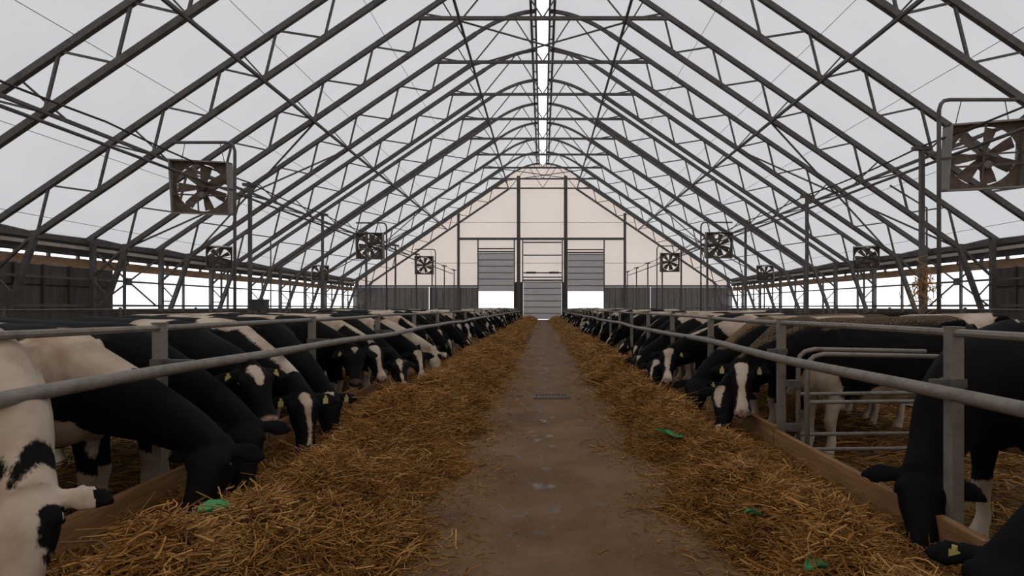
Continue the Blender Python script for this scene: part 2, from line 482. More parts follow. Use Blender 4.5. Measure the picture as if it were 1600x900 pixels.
# purlins along the lower chords, with short raking struts up to each truss
side_txt = {-1: 'opposite the gate', 1: 'on the gate side'}
def purlin(x, s, desc):
    e = empty('purlin', (s * x, ty(-3), zL(x) - 0.10), label='%s %s' % (desc, side_txt[s]), cat='purlin')
    L = ty(8) - ty(-3)
    obj('tube', MB().bar(V(0, -1.5, 0), V(0, L - 0.15, 0), 0.10), 'steel', e)
    me = MB().bar(V(0, 0.65, 0), V(s * 0.8, 0.05, 0.95), 0.05).mesh('fly_brace')
    me.materials.append(M['steel'])
    if x < 5:
        me = MB().bar(V(0, 1.5, 0), V(s * 0.8, 0.05, 0.95), 0.05).mesh('fly_brace'); me.materials.append(M['steel'])
    for i in range(0, 11):
        obj('fly_brace', me, None, e, (0, i * S, 0))
for s in (-1, 1):
    purlin(3.56, s, 'long steel purlin joining the collar beam ends under the ridge')
    purlin(9.87, s, 'long steel purlin halfway up the roof slope')
    purlin(13.75, s, 'long steel purlin low on the roof slope')
    for k, x in enumerate((3.9, 6.8, 9.8, 12.9, 15.9, 18.9)):
        o = obj('roof_rope', MB().tube([(s*x, YA, zU(x) + 0.03), (s*x, YW, zU(x) + 0.03)], 0.011, 5), 'rope')
        tag(o, 'thin rope along the roof fabric, %s up from the eave %s' % (ORD[5 - k], side_txt[s]), 'rope')
# wind bracing in the bay between two trusses
def brace(p, q, lab, r=0.06):
    tag(obj('wind_brace', MB().bar(V(*p), V(*q), r), 'steel'), lab, 'brace', 'diagonal wind braces in the roof')
for s in (-1, 1):
    for (i0, i1) in ((0, 1), (5, 6)):
        for (xa, xb) in ((17.95, 9.87), ):
            lb = 'thin diagonal brace crossing a roof bay %s, %s the far gable' % (side_txt[s], 'well before' if i0 == 0 else 'close to')
            brace((s*xa, ty(i0), zL(xa)-.06), (s*xb, ty(i1), zL(xb)-.06), lb)
            brace((s*xa, ty(i1), zL(xa)-.14), (s*xb, ty(i0), zL(xb)-.14), lb)
for (i0, i1) in ((0, 1), (6, 7)):
    lb = 'horizontal diagonal brace between two collar beams, %s the far gable' % ('well before' if i0 == 0 else 'close to')
    brace((-3.56, ty(i0), 13.72), (3.56, ty(i1), 13.72), lb)
    brace((3.56, ty(i0), 13.66), (-3.56, ty(i1), 13.66), lb)

# ------------------------------------------------------------------ side walls
for s, nm in ((-1, 'wall_left'), (1, 'wall_right')):
    w = empty(nm, (0, 0, 0), label='open steel framed side wall %s' % side_txt[s], cat='wall', kind='structure')
    X = lambda x: s * x
    def rail(name, x, z, wx, wz, mat, y0=YA, y1=YW):
        lo, hi = sorted((s*(x - wx/2), s*(x + wx/2)))
        return obj(name, MB().box((lo, y0, z - wz/2), (hi, y1, z + wz/2)), mat, w)
    rail('eave_beam', 19.80, 4.20, 0.16, 0.26, 'steel')
    rail('gutter_pipe', 19.62, 3.86, 0.12, 0.14, 'pale_pipe')
    rail('eave_fascia', 19.98, 3.825, 0.03, 0.57, 'panel')
    rail('mid_rail', 19.55, 2.55, 0.08, 0.09, 'steel')
    rail('low_rail', 19.55, 1.42, 0.08, 0.10, 'steel')
    rail('kick_wall', 20.0, 0.50, 0.10, 1.50, 'panel')
    tim = empty('timber_band', (0, 0, 0)); tim.parent = w
    yy = YA
    k = 0
    while yy < YW:
        y1 = min(yy + S, YW)
        lo, hi = sorted((s*20.12, s*20.24))
        obj('plank', MB().box((lo, yy + 0.012, 3.07), (hi, y1 - 0.012, 3.44 + 0.02 * (k % 2))), 'eave_timber', tim)
        yy = y1; k += 1
    me = MB().box((-0.05, -0.05, 3.4), (0.05, 0.05, 4.2)).mesh('eave_stud'); me.materials.append(M['steel'])
    for i in range(-3, 9):
        for q in (0, 1, 2):
            obj('eave_stud', me, None, w, (s*20.1, ty(i) + q * S / 3, 0))
    # intermediate studs in the open part
    me = MB().box((-0.05, -0.05, -0.2), (0.05, 0.05, 3.9)).mesh('stud'); me.materials.append(M['steel'])
    for i in range(0, 8):
        obj('stud', me, None, w, (s*19.7, ty(i) + S/2, 0))
    # cross brace with a gusset in one bay
    y0_, y1_ = ty(0) + 0.25, ty(1) - 0.25
    m = MB().bar(V(X(19.5), y0_, 1.4), V(X(19.5), y1_, 3.7), 0.06).bar(V(X(19.5), y1_, 1.4), V(X(19.5), y0_, 3.7), 0.06)
    obj('cross_brace', m, 'steel', w)
    obj('gusset', MB().box((X(19.5) - 0.05, (y0_+y1_)/2 - 0.16, 2.38), (X(19.5) + 0.05, (y0_+y1_)/2 + 0.16, 2.72)), 'steel', w)
    # closed panels in the front part
    ye = 24.4 if s < 0 else 23.4
    rail('panel_backing', 20.08, 2.14, 0.03, 1.84, 'dark', YA, YA + 1.2 * math.ceil((ye - 0.2 - YA) / 1.2))
    y_ = YA; k = 0
    pm = {}
    while y_ < ye - 0.2:
        wd = 1.2
        lo, hi = sorted((s*19.98, s*20.05))
        for (z0, z1) in ((1.27, 2.18), (2.26, 3.05)):
            obj('wall_panel', MB().box((lo, y_ + 0.03, z0), (hi, y_ + wd - 0.03, z1)), 'panel', w)
        lo, hi = sorted((s*19.88, s*19.98))
        obj('batten', MB().box((lo, y_ - 0.05, 1.2), (hi, y_ + 0.05, 3.07)), 'dark', w)
        y_ += wd; k += 1

# ------------------------------------------------------------------ far gable wall with its three doors
gw = empty('wall_far', (0, 0, 0), label='far gable wall of warm translucent fabric on steel posts', cat='wall', kind='structure')
def gable_panel(x0, x1, z0, ztop=None):
    xs = np.linspace(x0, x1, max(2, int(abs(x1 - x0) / 0.5) + 1))
    def top(x):
        ax = abs(x)
        if ax >= 3.4: return zU(ax) + 0.1
        ts = np.linspace(0, 1, 60); pts = np.array([arc(t) for t in ts])
        return float(np.interp(ax, pts[::-1, 0], pts[::-1, 1])) + 0.1
    vs, fs = [], []
    for x in xs:
        vs.append((x, YW, z0)); vs.append((x, YW, ztop if ztop else top(x)))
    for k in range(len(xs) - 1):
        fs.append((2*k, 2*k+2, 2*k+3, 2*k+1))
    obj('fabric_panel', MB().add(vs, fs), 'gable_fabric', gw)
for (a, b, z0) in ((-19.9, -8.9, 3.5), (-8.85, -6.85, 3.5), (-6.85, -2.9, 3.02), (-2.9, -2.1, 3.02), (-2.1, 2.05, 3.9), (2.05, 2.5, 3.02), (2.5, 6.45, 3.02), (6.45, 8.65, 3.5), (8.7, 19.9, 3.5)):
    gable_panel(a, b, z0)
for z in (6.0, 10.3):
    obj('fabric_seam', MB().box((-14, YW - 0.012, z), (14, YW - 0.004, z + 0.05)), 'gable_fabric', gw)
for x, zt, w_ in ((-8.9, 11.3, 0.24), (-2.55, 15.2, 0.36), (2.42, 15.2, 0.36), (8.68, 11.3, 0.24)):
    obj('gable_post', MB().box((x - w_/2, YW - 0.34, -0.2), (x + w_/2, YW - 0.05, zt)), 'steel', gw)
obj('gable_beam', MB().box((-8.9, YW - 0.40, 8.45), (8.7, YW - 0.10, 8.68)), 'steel', gw)
obj('gable_rail', MB().box((-19.6, YW - 0.2, 3.50), (-6.85, YW - 0.06, 3.68)), 'steel', gw)
obj('gable_rail', MB().box((6.45, YW - 0.2, 3.50), (19.6, YW - 0.06, 3.68)), 'steel', gw)
for x0, x1 in ((-3.0, -2.1), (2.05, 2.55)):
    obj('jamb_panel', MB().box((x0, YW - 0.2, -0.2), (x1, YW - 0.02, 4.0)), 'dark', gw)
for s in (-1, 1):
    x = 6.85 if s < 0 else 6.45
    gap = 12.0 if s < 0 else 11.4
    k = 0
    while x < 19.6:
        wd = 0.62
        if not (gap < x + wd * 0.5 < gap + 0.3):
            lo, hi = sorted((s * (x + 0.02), s * (x + wd - 0.02)))
            obj('plank', MB().box((lo, YW - 0.12 - 0.015 * (k % 2), -0.2), (hi, YW - 0.05, 3.48)), 'plank_grey', gw)
            x += wd
        else:
            x += 0.22; gap = -5
        k += 1
obj('backing_board', MB().box((-19.6, YW - 0.05, -0.2), (-12.25, YW - 0.02, 3.48)).box((-12.0, YW - 0.05, -0.2), (-6.85, YW - 0.02, 3.48)), 'dark', gw)
obj('backing_board', MB().box((6.45, YW - 0.05, -0.2), (11.4, YW - 0.02, 3.48)).box((11.66, YW - 0.05, -0.2), (19.6, YW - 0.02, 3.48)), 'dark', gw)
def door(name, x0, x1, zb, zt, n, label, top=8.45):
    d = empty(name, ((x0 + x1)/2, YW - 0.45, 0), label=label, cat='door', kind='structure')
    w = (x1 - x0) / 2
    h = (zt - zb) / n
    me = MB().box((-w + .02, -0.05, 0.0), (w - .02, 0.03, h - 0.035)).box((-w + .02, -0.02, h - 0.035), (w - .02, 0.03, h)).mesh('door_section'); me.materials.append(M['door'])
    sm_ = MB().box((-w + .02, -0.056, h - 0.10), (w - .02, -0.04, h - 0.03)).mesh('seam_shade_strip'); sm_.materials.append(M['galv_dark'])  # dark strip added in place of the shade in each section joint
    for k in range(n):
        ds = obj('door_section', me, None, d, (0, 0, zb + k * h))
        obj('seam_shade_strip', sm_, None, ds)
    for s in (-1, 1):
        obj('door_track', MB().box((s*(w + 0.06) - 0.06, -0.10, 0), (s*(w + 0.06) + 0.06, 0.08, top)), 'steel', d)
    obj('door_shaft', MB().tube([(-w, -0.05, zt + 0.45), (w, -0.05, zt + 0.45)], 0.07, 8), 'steel', d)
    obj('door_rail', MB().box((-w, -0.1, zt + 0.05), (w, -0.02, zt + 0.22)), 'steel', d)
    return d
door('door_1', -6.75, -3.05, 3.03, 7.05, 6, 'half raised grey sectional door beside a planked wall, its left neighbour planked')
door('door_2', -2.05, 2.0, 0.10, 4.05, 6, 'closed grey sectional door at the end of the lane')
door('door_3', 2.62, 6.4, 3.00, 6.95, 6, 'half raised grey sectional door between lane door and gate side planks')
bpy.data.objects['door_1']['label'] = 'half raised grey sectional door of the row across from the tube gate'
bpy.data.objects['door_3']['label'] = 'half raised grey sectional door on the tube gate side of the lane door'
d2 = bpy.data.objects['door_2']
for z in (4.9, 6.75, 8.1):
    obj('door_rail', MB().box((-2.0, -0.1, z), (2.0, 0.0, z + 0.13)), 'steel', d2)
for s in (-1, 1):
    obj('door_spring', MB().tube([(s*0.7, -0.12, 4.98), (s*1.7, -0.12, 4.98)], 0.11, 8), 'dark', d2)

# near gable, behind the photographer
bw = MB()
vs = [(-20.2, YA, -0.2), (20.2, YA, -0.2), (20.2, YA, zU(20.2)), (3.4, YA, zU(3.4)), (0, YA, RIDGE), (-3.4, YA, zU(3.4)), (-20.2, YA, zU(20.2))]
tag(obj('wall_near', bw.add(vs, [tuple(range(7))]), 'gable_fabric'), 'near gable wall of warm translucent fabric', 'wall', kind='structure')

# ------------------------------------------------------------------ straw heaps beside the lane
_ph = rng.uniform(0, 6.28, 40); _fr = rng.uniform(0.6, 5.0, (40, 2)) * rng.choice([-1, 1], (40, 2))
def bumps(x, y, a, b):
    r = 0
    for k in range(a, b):
        r = r + np.sin(_fr[k, 0] * x + _fr[k, 1] * y + _ph[k])
    return r / (b - a)
def inner_edge(y, s):
    w = 0.15 * bumps(y * 0 + 0.3 * s, y, 0, 8) + 0.07 * np.sin(4.3 * y + 2 * s) + 0.035 * np.sin(9.7 * y + s)
    return (0.80 if s < 0 else 1.00) + w
def outer_edge(s): return 2.50 if s < 0 else 2.12
LUMPS = [(1.38, 4.9, 0.20, 0.33, -1), (1.25, 3.2, 0.12, 0.3, -1), (1.5, 6.6, 0.12, 0.3, -1), (1.2, 8.3, 0.14, 0.35, -1), (1.35, 2.2, 0.1, 0.3, -1),
         (1.45, 2.9, 0.12, 0.25, 1), (1.35, 4.2, 0.08, 0.25, 1), (1.2, 6.4, 0.12, 0.3, 1), (1.2, 9.0, 0.14, 0.35, 1), (1.3, 12.0, 0.14, 0.4, 1), (1.3, 12.5, 0.16, 0.4, -1)]
for _ in range(150):
    ls = 1 if rng.random() < 0.5 else -1
    LUMPS.append((rng.uniform(0.95, 1.5 if ls < 0 else 1.35), 1.5 + 11 * rng.random()**1.3, rng.uniform(0.03, 0.10), rng.uniform(0.10, 0.20), ls))
def heap_z(X, Y, s):
    """height of the heap at lateral distance X (positive outwards)"""
    e = inner_edge(Y, s); o = outer_edge(s)
    t = np.clip((X - e) / (o - e), 0, 1)
    crest = (0.30 if s < 0 else 0.22) + 0.14 * bumps(X * 0.3, Y * 0.7, 8, 14) 
    p = np.interp(t, [0, 0.07, 0.36, 0.56, 0.75, 1.0], [0.0, 0.38, 1.0, 0.45, 0.2, 0.18])
    lump = 0
    for (lx, ly, lh, lr, ls) in LUMPS:
        if ls == s: lump = lump + lh * np.exp(-((X - lx)**2 + (Y - ly)**2 * 0.6) / lr**2)
    return np.maximum(0.0, np.minimum(t * 5, 1) * lump + p * crest * (1 + 0.35 * bumps(X * 3, Y * 2.2, 14, 24)) + np.minimum(t * 6, 1) * (0.25 + 0.75 * p) * (0.07 * bumps(X * 6, Y * 5, 24, 40) + 0.09 * bumps(X * 2.6, Y * 2.6, 4, 16)) + 0.02 * (t > 0.02))
def strands(px_, py_, pz_, L, r, tilt, seg, nm, parent=None, tone=(0.0, 1.0)):
    """n stalks as thin three-sided tubes with a bend"""
    n = len(px_)
    th = rng.normal(0, 0.75, n) + 2.2 * bumps(px_ * 2.2, py_ * 2.2, 10, 22) * 2.5; ph = rng.normal(0, tilt, n)
    d = np.stack([np.cos(th)*np.cos(ph), np.sin(th)*np.cos(ph), np.sin(ph)], 1)
    side = np.stack([-np.sin(th), np.cos(th), np.zeros(n)], 1)
    up = np.cross(d, side)
    c = np.stack([px_, py_, pz_], 1)
    bend = rng.normal(0, 0.34, n)[:, None] * L[:, None]; bendu = rng.normal(0.03, 0.14, n)[:, None] * L[:, None]
    ts = np.linspace(-0.5, 0.5, seg + 1)
    rings = []
    for t in ts:
        ctr = c + d * (t * L)[:, None] + side * bend * (4*t*t) + up * (-bendu) * (4*t*t)
        for a in (0, 2.0944, 4.18879):
            rings.append(ctr + (side * math.cos(a) + up * math.sin(a)) * r[:, None])
    k = len(rings)
    v = np.stack(rings, 1).reshape(-1, 3)
    faces = []
    base = np.arange(n)[:, None] * k
    for sgm in range(seg):
        for a in range(3):
            b = (a + 1) % 3
            faces.append(base + np.array([[sgm*3+a, sgm*3+b, (sgm+1)*3+b, (sgm+1)*3+a]]))
    f = np.concatenate(faces, 0).astype(np.int32)
    me = bpy.data.meshes.new(nm)
    me.vertices.add(len(v)); me.vertices.foreach_set('co', v.astype(np.float32).ravel())
    me.loops.add(f.size); me.loops.foreach_set('vertex_index', f.ravel())
    me.polygons.add(len(f)); me.polygons.foreach_set('loop_start', np.arange(0, f.size, 4, dtype=np.int32))
    me.polygons.foreach_set('loop_total', np.full(len(f), 4, np.int32))
    me.update(calc_edges=True)
    tn = tone[0] + (tone[1] - tone[0]) * rng.beta(1.6, 1.9, n)
    at = me.attributes.new('tone', 'FLOAT', 'POINT')
    at.data.foreach_set('value', np.repeat(tn, k).astype(np.float32))
    return obj(nm, me, 'stalk', parent)
for s in (-1, 1):
    ys = np.concatenate([np.arange(0.4, 14, 0.05), np.arange(14, YW - 0.6, 0.12)])
    nx = 34
    us = np.linspace(0, 1, nx)
    Yg = np.repeat(ys[:, None], nx, 1)
    e = inner_edge(ys, s)[:, None]
    Xg = e - 0.03 + (outer_edge(s) + 0.02 - e) * us[None, :]
    Zg = heap_z(Xg, Yg, s) + 0.002
    v = np.stack([s * Xg, Yg, Zg], 2).reshape(-1, 3)
    f = []
    for j in range(len(ys) - 1):
        for k in range(nx - 1):
            q = (j*nx+k, j*nx+k+1, (j+1)*nx+k+1, (j+1)*nx+k)
            f.append(q if s > 0 else q[::-1])
    m = MB(); m.add(v, f); m.smooth = True
    heap = obj('straw_heap', m, 'heap')
    tag(heap, 'long heap of loose golden straw along the lane %s' % side_txt[s], 'straw', kind='stuff')
    for (y0, y1, dens, Lm, rr, seg) in ((1.2, 5.0, 6600, 0.095, 0.0029, 3), (5.0, 9.0, 3600, 0.11, 0.0036, 2), (9, 17, 1300, 0.17, 0.005, 1), (17, 34, 380, 0.22, 0.008, 1), (34, 57, 130, 0.3, 0.013, 1)):
        n = int((y1 - y0) * 1.55 * dens)
        Y = rng.uniform(y0, y1, n)
        u = rng.beta(1.05, 1.25, n)
        ei = inner_edge(Y, s) - 0.05
        Xl = ei + (outer_edge(s) - ei) * u
        # stray stalks out on the lane
        stray = rng.random(n) < 0.008
        Xl = np.where(stray, ei - np.abs(rng.normal(0, 0.22, n)), Xl)
        Z = heap_z(Xl, Y, s) + np.where(stray, 0.004, rng.uniform(-0.01, 0.02, n) + rng.exponential(0.016, n))
        L = rng.lognormal(math.log(Lm), 0.45, n)
        strands(s * Xl, Y, Z, L, np.full(n, rr) * rng.uniform(0.6, 1.5, n), 0.33, seg, 'loose_stalks', heap).update_tag()
    # chaff trodden over the lane edge
    n = 5000
    Y = rng.uniform(1.5, 13, n) ; Xc = inner_edge(Y, s) - np.abs(rng.normal(0, 0.22, n))
    Xc = np.maximum(Xc, -0.2)
    strands(s * Xc, Y, heap_z(Xc, Y, s) + 0.004, rng.lognormal(math.log(0.025), 0.5, n), np.full(n, 0.0022), 0.05, 1, 'loose_stalks', heap)
for o in list(C.objects):
    if o.name.startswith('loose_stalks'): o['kind'] = 'stuff'
# bedding stalks in the pens
for s in (-1, 1):
    n = 26000
    Y = rng.uniform(1.5, 14, n); X = s * rng.uniform(2.65 if s < 0 else 2.3, 9.5, n)
    o = strands(X, Y, np.full(n, -0.14) + rng.uniform(0, 0.03, n), rng.lognormal(math.log(0.16), 0.4, n), np.full(n, 0.006), 0.15, 1, 'straw_bedding', tone=(0.0, 0.75))
    tag(o, 'loose straw bedding scattered on the pen floor %s' % side_txt[s], 'straw', kind='stuff')

# ------------------------------------------------------------------ feed fences
def fence(s, XP, XN, ZN, posts, y1):
    e = empty('feed_fence', (s * XP, 0, 0), label='galvanised feed fence of posts, rails and timber kerb boards %s' % side_txt[s], cat='fence')
    m = MB()
    pm = MB().box((-0.03, -0.032, -0.25), (0.03, 0.032, 1.24)).box((-0.034, -0.036, 1.24), (0.034, 0.036, 1.25)).mesh('post'); pm.materials.append(M['galv'])
    bm = MB().bar(V(0, 0.0, ZN + 0.03), V(s * (XN - XP) , 0.0, ZN + 0.03), 0.035, 0.04).mesh('bracket'); bm.materials.append(M['galv_dark'])
    cm = MB().box((-0.04, -0.042, ZN + 0.01), (0.04, 0.042, ZN + 0.055)).mesh('clamp'); cm.materials.append(M['galv_dark'])
    for k, y in enumerate(posts):
        p = obj('post', pm, None, e, (0, y, 0))
        obj('bracket', bm, None, p); obj('clamp', cm, None, p)
    def wav(y, a, b): return 0.012 * math.sin(0.83 * y + a) + 0.007 * math.sin(1.7 * y + b)
    ys = list(np.arange(0.2, y1, 0.6))
    obj('top_rail', MB().tube([(0.0 + 0.6 * wav(y, 1 + s, 2), y, 1.215 + 0.5 * wav(y, 0, s)) for y in ys], 0.021, 8), 'galv', e)
    m = MB().tube([(s * (XN - XP) + wav(y, s, 1), y, ZN + wav(y, 2 * s, 3)) for y in ys], 0.036, 10); m.smooth = True
    obj('neck_rail', m, 'galv', e)
    # timber kerb boards, one length per bay
    yb = 0.2; k = 0
    while yb < y1:
        yn = min(yb + 2.3, y1)
        lo, hi = sorted((-s * 0.055, -s * 0.105))
        dz = 0.03 * ((k * 7) % 3 - 1)
        obj('kerb_board', MB().box((lo, yb + 0.008, -0.02), (hi, yn - 0.008, 0.27 + dz)), 'timber', e)
        yb = yn; k += 1
    return e
XPL, XPR = 2.52, 2.14
postL = [2.52/598*F + 2.36 * k for k in range(-1, 22)]
postR = [2.14/642*F + 2.05 * k for k in range(-1, 26)]
fence(-1, XPL, 2.30, 0.955, postL, YW - 2)
fence(1, XPR, 2.02, 0.925, postR, YW - 2)

# ------------------------------------------------------------------ tube gate between two posts
g = empty('tube_gate', (2.25, 4.63, -0.15), label='bent tube gate of two galvanised hoops with cross bars behind the rail', cat='gate')
def hoop(x0, x1, zt, zb, y, r=0.02):
    pts = [V(x1, y, zt - 0.02)]
    pts += [V(x0 + 0.14, y, zt), V(x0 + 0.06, y, zt - 0.02), V(x0 + 0.015, y, zt - 0.06), V(x0, y, zt - 0.13), V(x0, y, zb)]
    m = MB().tube(pts, r, 10); m.smooth = True
    return m
for yy, zt, bars in ((0.16, 1.13, (0.735, 0.38)), (0.0, 1.10, (0.69, 0.29))):
    hf_ = obj('hoop_frame', hoop(0.0, 1.12, zt, 0.06, yy), 'galv', g)
    for zz in bars:
        obj('cross_bar', MB().tube([(0, yy, zz), (1.02, yy, zz + 0.01)], 0.017, 8), 'galv', hf_)
for zz in (0.42, 0.80):
    obj('hinge', MB().box((-0.10, 0.10, zz), (0.0, 0.18, zz + 0.06)), 'galv_dark', g)
obj('hoop_foot', MB().box((-0.03, -0.04, 0.0), (0.04, 0.2, 0.06)), 'galv_dark', g)

# ------------------------------------------------------------------ posts and cable runs in the pens
def cable_run(s, ys):
    for k, y in enumerate(ys):
        e = empty('service_post', (s * 8.5, y, -0.15), label='tall thin service post in the pens %s, %s from the far gable' % (side_txt[s], ORD[len(ys) - 1 - k]), cat='post', group='service posts')
        obj('shaft', MB().bar(V(0, 0, 0), V(0, 0, 5.02), 0.085, 0.085), 'steel', e)
        obj('cap', MB().box((-0.2, -0.06, 5.02), (0.2, 0.06, 5.10)), 'steel', e)
    pts = []
    yy = [ys[0] - 5.2, *ys]
    yy = [yy[0] - 5.2] + yy
    for a, b in zip(yy[:-1], yy[1:]):
        for t in np.linspace(0, 1, 6, endpoint=False):
            pts.append(V(s * 8.5, a + (b - a) * t, 4.96 - 0.07 * math.sin(math.pi * t)))
    pts.append(V(s * 8.5, yy[-1], 4.96))
    tag(obj('power_cable', MB().tube(pts, 0.022, 6), 'cable'), 'sagging dark power cable strung between the service posts %s' % side_txt[s], 'cable')
    tag(obj('service_pipe', MB().tube([(s * 8.62, yy[0], 4.55), (s * 8.62, yy[-1], 4.55)], 0.035, 8), 'steel'),
        'straight steel pipe below the power cable %s' % side_txt[s], 'pipe')
cable_run(-1, [15.8 + 5.2 * k for k in range(8)])
cable_run(1, [12.2 + 5.3 * k for k in range(9)])

# ------------------------------------------------------------------ fans
def build_fan(size, nb=7):
    f = empty('box_fan')
    h = size / 2; dp = 0.42
    t = 0.035
    m = MB()
    m.box((-h, -dp/2, -h), (-h + t, dp/2, h)); m.box((h - t, -dp/2, -h), (h, dp/2, h))
    m.box((-h, -dp/2, h - t), (h, dp/2, h)); m.box((-h, -dp/2, -h), (h, dp/2, -h + t))
    hs = obj('housing', m, 'fan_side', f)
    # orifice plate with a round opening
    n = 40; R = h * 0.88
    vs, fs = [], []
    for yy in (-0.02, 0.02):
        for k in range(n):
            a = 2*math.pi*k/n; ca, sa = math.cos(a), math.sin(a)
            q = (h - t) / max(abs(ca), abs(sa))
            vs.append((R*ca, yy, R*sa)); vs.append((q*ca, yy, q*sa))
    for k in range(n):
        k2 = (k+1) % n
        a, b, c, d = 2*k, 2*k+1, 2*k2+1, 2*k2
        fs += [(a, b, c, d), (2*n+d, 2*n+c, 2*n+b, 2*n+a), (a, d, 2*n+d, 2*n+a)]
    obj('orifice_plate', MB().add(vs, fs), 'rust', f)
    bl = MB(); vs = []; fs = []
    for k, (r, wd, tw) in enumerate(((0.09, 0.04, 0.75), (0.3, 0.075, 0.6), (0.6, 0.105, 0.42), (0.84, 0.115, 0.3))):
        r *= h
        wd = wd * size / 1.2
        for sg in (-1, 1):
            for th in (-0.006, 0.006):
                vs.append((sg*wd*math.cos(tw), sg*wd*math.sin(tw) + th, r))
    for k in range(3):
        a = 4*k; b = 4*(k+1)
        fs += [(a, a+2, b+2, b), (a+3, a+1, b+1, b+3), (a+1, a, b, b+1), (a+2, a+3, b+3, b+2)]
    fs += [(12, 14, 15, 13), (0, 1, 3, 2)]
    bme = MB().add(vs, fs).mesh('blade'); bme.materials.append(M['blade'])
    for k in range(nb):
        b = obj('blade', bme, None, f); b.rotation_euler = (0, 2*math.pi*k/nb + 0.2, 0); b.location = (0, 0.03, 0)
    obj('hub', MB().tube([(0, -0.09, 0), (0, -0.02, 0), (0, 0.10, 0)], [0.07, 0.11, 0.11], 14), 'rust', f)
    obj('motor', MB().tube([(0.02, -0.19, -0.28*h), (0.02, -0.14, -0.28*h), (0.02, 0.06, -0.28*h)], [0.07, 0.10, 0.10], 12), 'motor', f)
    obj('motor_bracket', MB().box((-h + t, -0.13, -0.31*h), (h - t, -0.10, -0.25*h)).box((-h + t, -0.13, 0.02*h), (h - t, -0.10, 0.07*h)), 'rust', f)
    obj('side_rib', MB().bar(V(-0.06, -0.17, -h), V(-0.06, -0.17, h), 0.03), 'rust', f)
    return f
fan0 = build_fan(1.36)
fspots = []
FX = 9.1
fspots += [(-1, 14.1, 'box fan with grimy blades hung from a bent pole beside the dark box'),
           (-1, 27.8, 'box fan with dusty blades over the pens across from the gate, before the far wall'),
           (-1, 40.5, 'smallest hanging box fan across from the gate by the far gable'),
           (1, 11.3, 'large box fan with grey side hung from a bent pole above the tube gate side'),
           (1, 28.3, 'box fan with dusty blades over the gate side pens, halfway down'),
           (1, 39.2, 'smallest hanging box fan on the gate side by the far gable')]
for k, (s, y, lab) in enumerate(fspots):
    f = fan0 if k == 0 else copy_tree(fan0)
    z = 4.18 if s < 0 else 4.28
    if y > 20: z += 0.3
    fx = FX + 0.05 if s > 0 else FX - 0.28
    if y < 20: z += 0.26 if s < 0 else 0.2
    f.location = (s * fx, y, z)
    f.rotation_euler = (math.radians(8), 0, math.radians(13 if s < 0 else -16) * (1 if y < 20 else 0.3))
    tag(f, lab, 'fan', 'hanging box fans')
    c = empty('fan_pole', (s * fx, y, -0.15), label='bent steel pole with a curved arm carrying the %s' % lab.split(' with')[0].split(' over')[0], cat='pole', group='fan poles')
    c['label'] = 'bent steel pole carrying the %s box fan from the far gable %s' % (ORD[{14.1: 2, 27.8: 1, 40.5: 0, 11.3: 2, 28.3: 1, 39.2: 0}[y]], side_txt[s])
    c['group'] = 'fan poles %s' % side_txt[s]
    zt = z + 0.15 + 1.18
    xi = -s * (0.92 if s > 0 else 0.84)
    pts = [V(xi, 0, 0), V(xi, 0, zt - 0.22), V(xi + s*0.04, 0, zt - 0.09), V(xi + s*0.11, 0, zt - 0.02), V(xi + s*0.22, 0, zt), V(s * 0.72, 0, zt)]
    m = MB().tube(pts, 0.04, 8); m.smooth = True
    obj('bent_tube', m, 'steel', c)
    for xx in (-0.45, 0.45):
        obj('hanger', MB().tube([(xx, 0, zt), (xx * 1.25, 0.02, z + 0.15 + 0.66)], 0.01, 5), 'steel', c)
    obj('clamp_arm', MB().bar(V(xi, 0, z + 0.1), V(xi + s*0.30, 0, z + 0.12), 0.05), 'steel', c)
fan1 = copy_tree(fan0)
for k, (s, y, lab) in enumerate(((-1, 29.6, 'small box fan by the eave of the open wall across from the gate'), (-1, 43.0, 'box fan by the eave near the far end, across from the gate'),
                                 (1, 29.6, 'small grey sided box fan by the eave on the gate side'), (1, 43.0, 'box fan by the eave near the far end, gate side'))):
    f = fan1 if k == 0 else copy_tree(fan1)
    f.location = (s * 17.6, y, 4.05); f.scale = (0.92, 0.92, 0.92)
    f.rotation_euler = (math.radians(14), 0, math.radians(-30 * s))
    tag(f, lab, 'fan', 'eave box fans')
    e = empty('fan_post', (s * 17.6, y + 0.2, -0.15), label='steel post under the eave box fan %s, %s the far end' % (side_txt[s], 'near' if y > 35 else 'well before'), cat='post', group='eave fan posts')
    obj('shaft', MB().bar(V(0, 0, 0), V(0, 0, 3.75), 0.08), 'steel', e)
    obj('head_plate', MB().box((-0.35, -0.05, 3.72), (0.35, 0.05, 3.80)), 'steel', e)

# lamp-like thin conduit posts in the pens
for s, x, y in ((-1, 12.0, 24.0), (1, 12.0, 17.0)):
    e = empty('conduit_post', (s * x, y, -0.15), label='thin conduit post with a bent tip in the pens %s' % side_txt[s], cat='post')
    obj('shaft', MB().tube([(0, 0, 0), (0, 0, 4.6), (s * -0.9, 0.4, 5.4)], 0.03, 6), 'steel', e)
    obj('foot_plate', MB().box((-0.1, -0.1, 0), (0.1, 0.1, 0.03)), 'steel', e)
bx = empty('service_box', (-7.25, 13.9, -0.15), label='dark plastic box on a post above the backs of the cows', cat='box')
obj('box_body', MB().box((-0.19, -0.14, 1.42), (0.19, 0.14, 1.66)), 'black_plastic', bx)
obj('lid', MB().box((-0.2, -0.15, 1.66), (0.2, 0.15, 1.70)), 'black_plastic', bx)
obj('stem', MB().bar(V(0, 0, 0), V(0, 0, 1.42), 0.06), 'galv_dark', bx)

